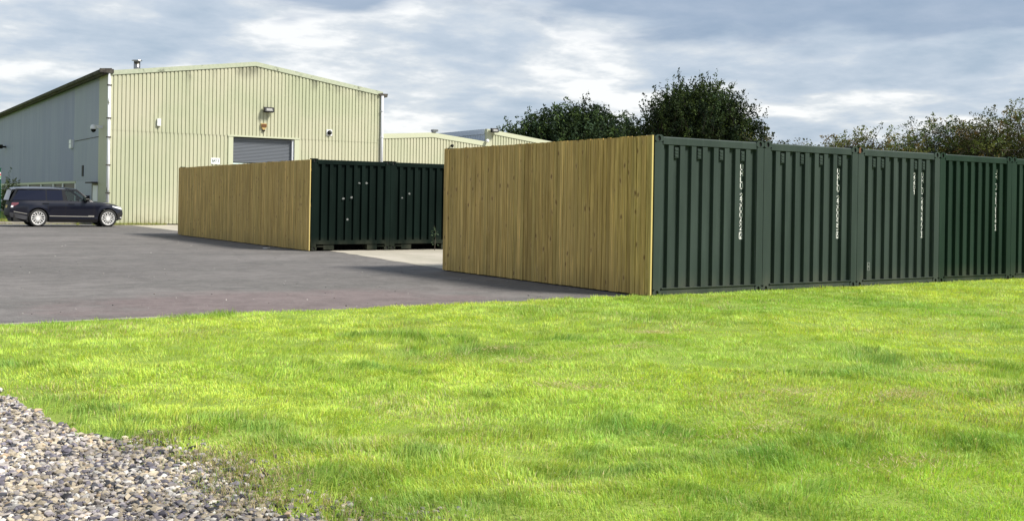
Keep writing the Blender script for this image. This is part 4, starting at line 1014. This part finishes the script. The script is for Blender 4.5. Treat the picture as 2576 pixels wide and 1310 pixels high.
# ================================================================== TREES
def leaves_mesh(name, centres, size, cols, tilt=1., seed=1):
    r = np.random.default_rng(seed); n = len(centres)
    a = r.normal(size=(n, 3)); a /= np.linalg.norm(a, axis=1)[:, None]
    b_ = r.normal(size=(n, 3)); b_[:, 2] *= tilt; b_ -= (b_*a).sum(1)[:, None]*a; b_ /= np.linalg.norm(b_, axis=1)[:, None]
    s = (size*(.6+.8*r.random(n)))[:, None]
    v = np.stack([centres-a*s*.62, centres-b_*s*.30+a*s*.05, centres+a*s*.62, centres+b_*s*.30+a*s*.02], 1).reshape(-1, 3)
    i = np.arange(n)*4; f = np.stack([i, i+1, i+2, i+3], 1).ravel()
    return np_mesh(name, v, f, 4, m_leaf, np.repeat(cols, 4, 0))
def tree(label, base, H, crown, nspray, nleaf, lsize, pal, style='up', seed=1, group=None, cat='tree', core=.5):
    """crown = list of (dx, dy, z, rx, ry, rz) lobes"""
    r = np.random.default_rng(seed); T = thing('tree', label, cat, (base[0], base[1], -.05), group)
    lob = np.array(crown); vol = lob[:, 3]*lob[:, 4]*lob[:, 5]; ci = r.choice(len(lob), nspray, p=vol/vol.sum())
    d = r.normal(size=(nspray, 3)); d /= np.linalg.norm(d, axis=1)[:, None]
    rad = r.random(nspray)**(1/3.6)
    c0 = lob[ci, :3]+d*lob[ci, 3:6]*rad[:, None]
    c0 = c0+r.normal(size=c0.shape)*.12
    out = d.copy()
    if style == 'up':
        dirn = out*.45+np.array([0, 0, .8])+r.normal(size=out.shape)*.3; L = .30+.45*r.random(nspray)**2.5*(1+.8*(d[:, 2] > .3)); sag = 0.
    else:
        out[:, 2] *= .3; dirn = out*1.+np.array([0, 0, .35])+r.normal(size=out.shape)*.35; L = .5+.7*r.random(nspray); sag = .45
    dirn /= np.linalg.norm(dirn, axis=1)[:, None]
    k = nleaf//nspray
    tt_ = r.random((nspray, k, 1))
    P = c0[:, None, :]+dirn[:, None, :]*L[:, None, None]*tt_+r.normal(size=(nspray, k, 3))*(.10*(1.2-tt_*.95))*(1 if style == 'up' else .7)*(2.0 if lsize > .13 else 1)
    P[..., 2] -= sag*(tt_[..., 0]**2)*L[:, None]
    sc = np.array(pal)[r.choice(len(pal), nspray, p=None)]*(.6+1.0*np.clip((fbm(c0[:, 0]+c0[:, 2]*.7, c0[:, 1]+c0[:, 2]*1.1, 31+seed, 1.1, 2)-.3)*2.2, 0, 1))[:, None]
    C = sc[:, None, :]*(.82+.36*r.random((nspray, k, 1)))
    P = P.reshape(-1, 3); C = C.reshape(-1, 3)
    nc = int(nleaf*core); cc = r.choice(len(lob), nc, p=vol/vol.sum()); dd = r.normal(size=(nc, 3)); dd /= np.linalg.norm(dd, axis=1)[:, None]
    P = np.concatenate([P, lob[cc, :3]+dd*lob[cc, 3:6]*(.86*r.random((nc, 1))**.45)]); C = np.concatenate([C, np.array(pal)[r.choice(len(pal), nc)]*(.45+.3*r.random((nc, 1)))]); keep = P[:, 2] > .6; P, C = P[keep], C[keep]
    link('crown', leaves_mesh('crown', P, lsize, C, seed=seed), T)['kind'] = 'stuff'
    b = MB(); zt = lob[0, 2]
    b.tube([(0, 0, 0), (.06, .03, zt*.3), (-.04, .05, zt*.62), (0, 0, zt)], [.24, .17, .13, .06], 10); b.build('trunk', m_bark, T, True)
    lim = r.choice(nspray, 34, replace=False)
    for q in lim[:10]:
        b = MB(); e = c0[q]; s0 = np.array([0, 0, zt*(.28+.3*r.random())]); m_ = (s0+e)/2+np.array([0, 0, -.15]); b.tube([tuple(s0), tuple(m_), tuple(e)], [.07, .045, .012], 6); b.build('limb', m_bark, T, True)
    # twigs joined
    b = MB()
    for q in range(0, nspray, max(1, nspray//500)):
        e = c0[q]; b.tube([tuple(e-dirn[q]*.25), tuple(e+dirn[q]*L[q]*.98-np.array([0, 0, sag*L[q]*.95]))], [.010, .003], 3, False)
    tw = b.build('twigs', m_bark, T); tw['kind'] = 'stuff'
    return T
DG = [(.022, .040, .016), (.030, .052, .018), (.018, .032, .018), (.045, .072, .020), (.026, .046, .024)]
DG2 = [(.018, .034, .014), (.028, .048, .015), (.014, .026, .015), (.050, .076, .020), (.034, .056, .018)]
OG = [(.085, .098, .026), (.060, .082, .022), (.100, .100, .028), (.045, .062, .022), (.12, .090, .03), (.075, .096, .022), (.05, .072, .02)]
G3 = 'trees and hedge bushes behind the containers'
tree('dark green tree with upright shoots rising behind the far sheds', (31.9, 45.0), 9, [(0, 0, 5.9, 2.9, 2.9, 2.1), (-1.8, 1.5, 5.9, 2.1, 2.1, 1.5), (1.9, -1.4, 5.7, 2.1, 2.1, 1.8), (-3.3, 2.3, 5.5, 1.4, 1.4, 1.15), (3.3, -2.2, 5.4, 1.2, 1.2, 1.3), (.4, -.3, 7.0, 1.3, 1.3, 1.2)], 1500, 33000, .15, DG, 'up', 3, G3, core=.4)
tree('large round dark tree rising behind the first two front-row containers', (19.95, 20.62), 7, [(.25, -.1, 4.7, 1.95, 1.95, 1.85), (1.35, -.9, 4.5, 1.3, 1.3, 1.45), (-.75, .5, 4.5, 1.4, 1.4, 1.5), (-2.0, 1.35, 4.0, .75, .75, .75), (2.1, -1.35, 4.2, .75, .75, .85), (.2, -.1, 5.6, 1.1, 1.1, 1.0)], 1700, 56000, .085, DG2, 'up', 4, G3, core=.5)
def at(u, v, d):
    p = CAMP + (fw + Rv*((u-1288)/2649.8) - Uv*((v-507.17)/2649.8))*d; return p
p = at(1950, 320, 38)
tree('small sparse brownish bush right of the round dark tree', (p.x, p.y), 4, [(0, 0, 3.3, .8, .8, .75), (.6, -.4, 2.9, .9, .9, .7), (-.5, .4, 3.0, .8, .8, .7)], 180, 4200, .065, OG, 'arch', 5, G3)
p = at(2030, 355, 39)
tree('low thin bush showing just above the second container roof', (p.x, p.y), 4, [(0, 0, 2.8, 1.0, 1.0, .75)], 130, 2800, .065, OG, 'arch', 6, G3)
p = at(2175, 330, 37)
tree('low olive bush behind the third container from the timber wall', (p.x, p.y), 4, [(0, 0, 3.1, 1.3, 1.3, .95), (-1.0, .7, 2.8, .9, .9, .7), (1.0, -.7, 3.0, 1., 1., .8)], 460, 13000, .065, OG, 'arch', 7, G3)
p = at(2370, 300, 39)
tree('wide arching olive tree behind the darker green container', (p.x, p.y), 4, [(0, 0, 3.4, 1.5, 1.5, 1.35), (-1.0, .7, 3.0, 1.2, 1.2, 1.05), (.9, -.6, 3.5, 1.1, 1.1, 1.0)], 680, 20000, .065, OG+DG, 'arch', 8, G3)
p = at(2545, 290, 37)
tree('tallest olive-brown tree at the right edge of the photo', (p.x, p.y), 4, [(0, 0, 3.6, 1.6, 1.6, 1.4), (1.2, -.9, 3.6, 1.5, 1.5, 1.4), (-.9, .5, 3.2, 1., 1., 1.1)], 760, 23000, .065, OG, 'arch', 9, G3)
tree('shaggy green bush between green post and blue-grey wall', (-2.35, 51.5), 2, [(0, 0, 1.1, .65, .8, .95), (.5, .3, .8, .5, .6, .7)], 120, 2400, .10, [(.05, .085, .03), (.075, .11, .04), (.12, .14, .07)], 'up', 12, None, 'bush')
# sapling by the dark container
T = thing('sapling', 'thin leafy sapling before the dark container, at the timber wall edge', 'plant', (4.22, 14.75, 0))
r = np.random.default_rng(5); P = np.stack([r.normal(0, .07, 60), r.normal(0, .07, 60), .15+.6*r.random(60)], 1)
link('foliage', leaves_mesh('foliage', P, .05, np.array([.06, .09, .05])*(.5+r.random((60, 1)))), T)
b = MB(); b.tube([(0, 0, 0), (.03, 0, .5), (-.02, .02, .75)], [.012, .008, .003], 5); b.build('stem', m_bark, T)
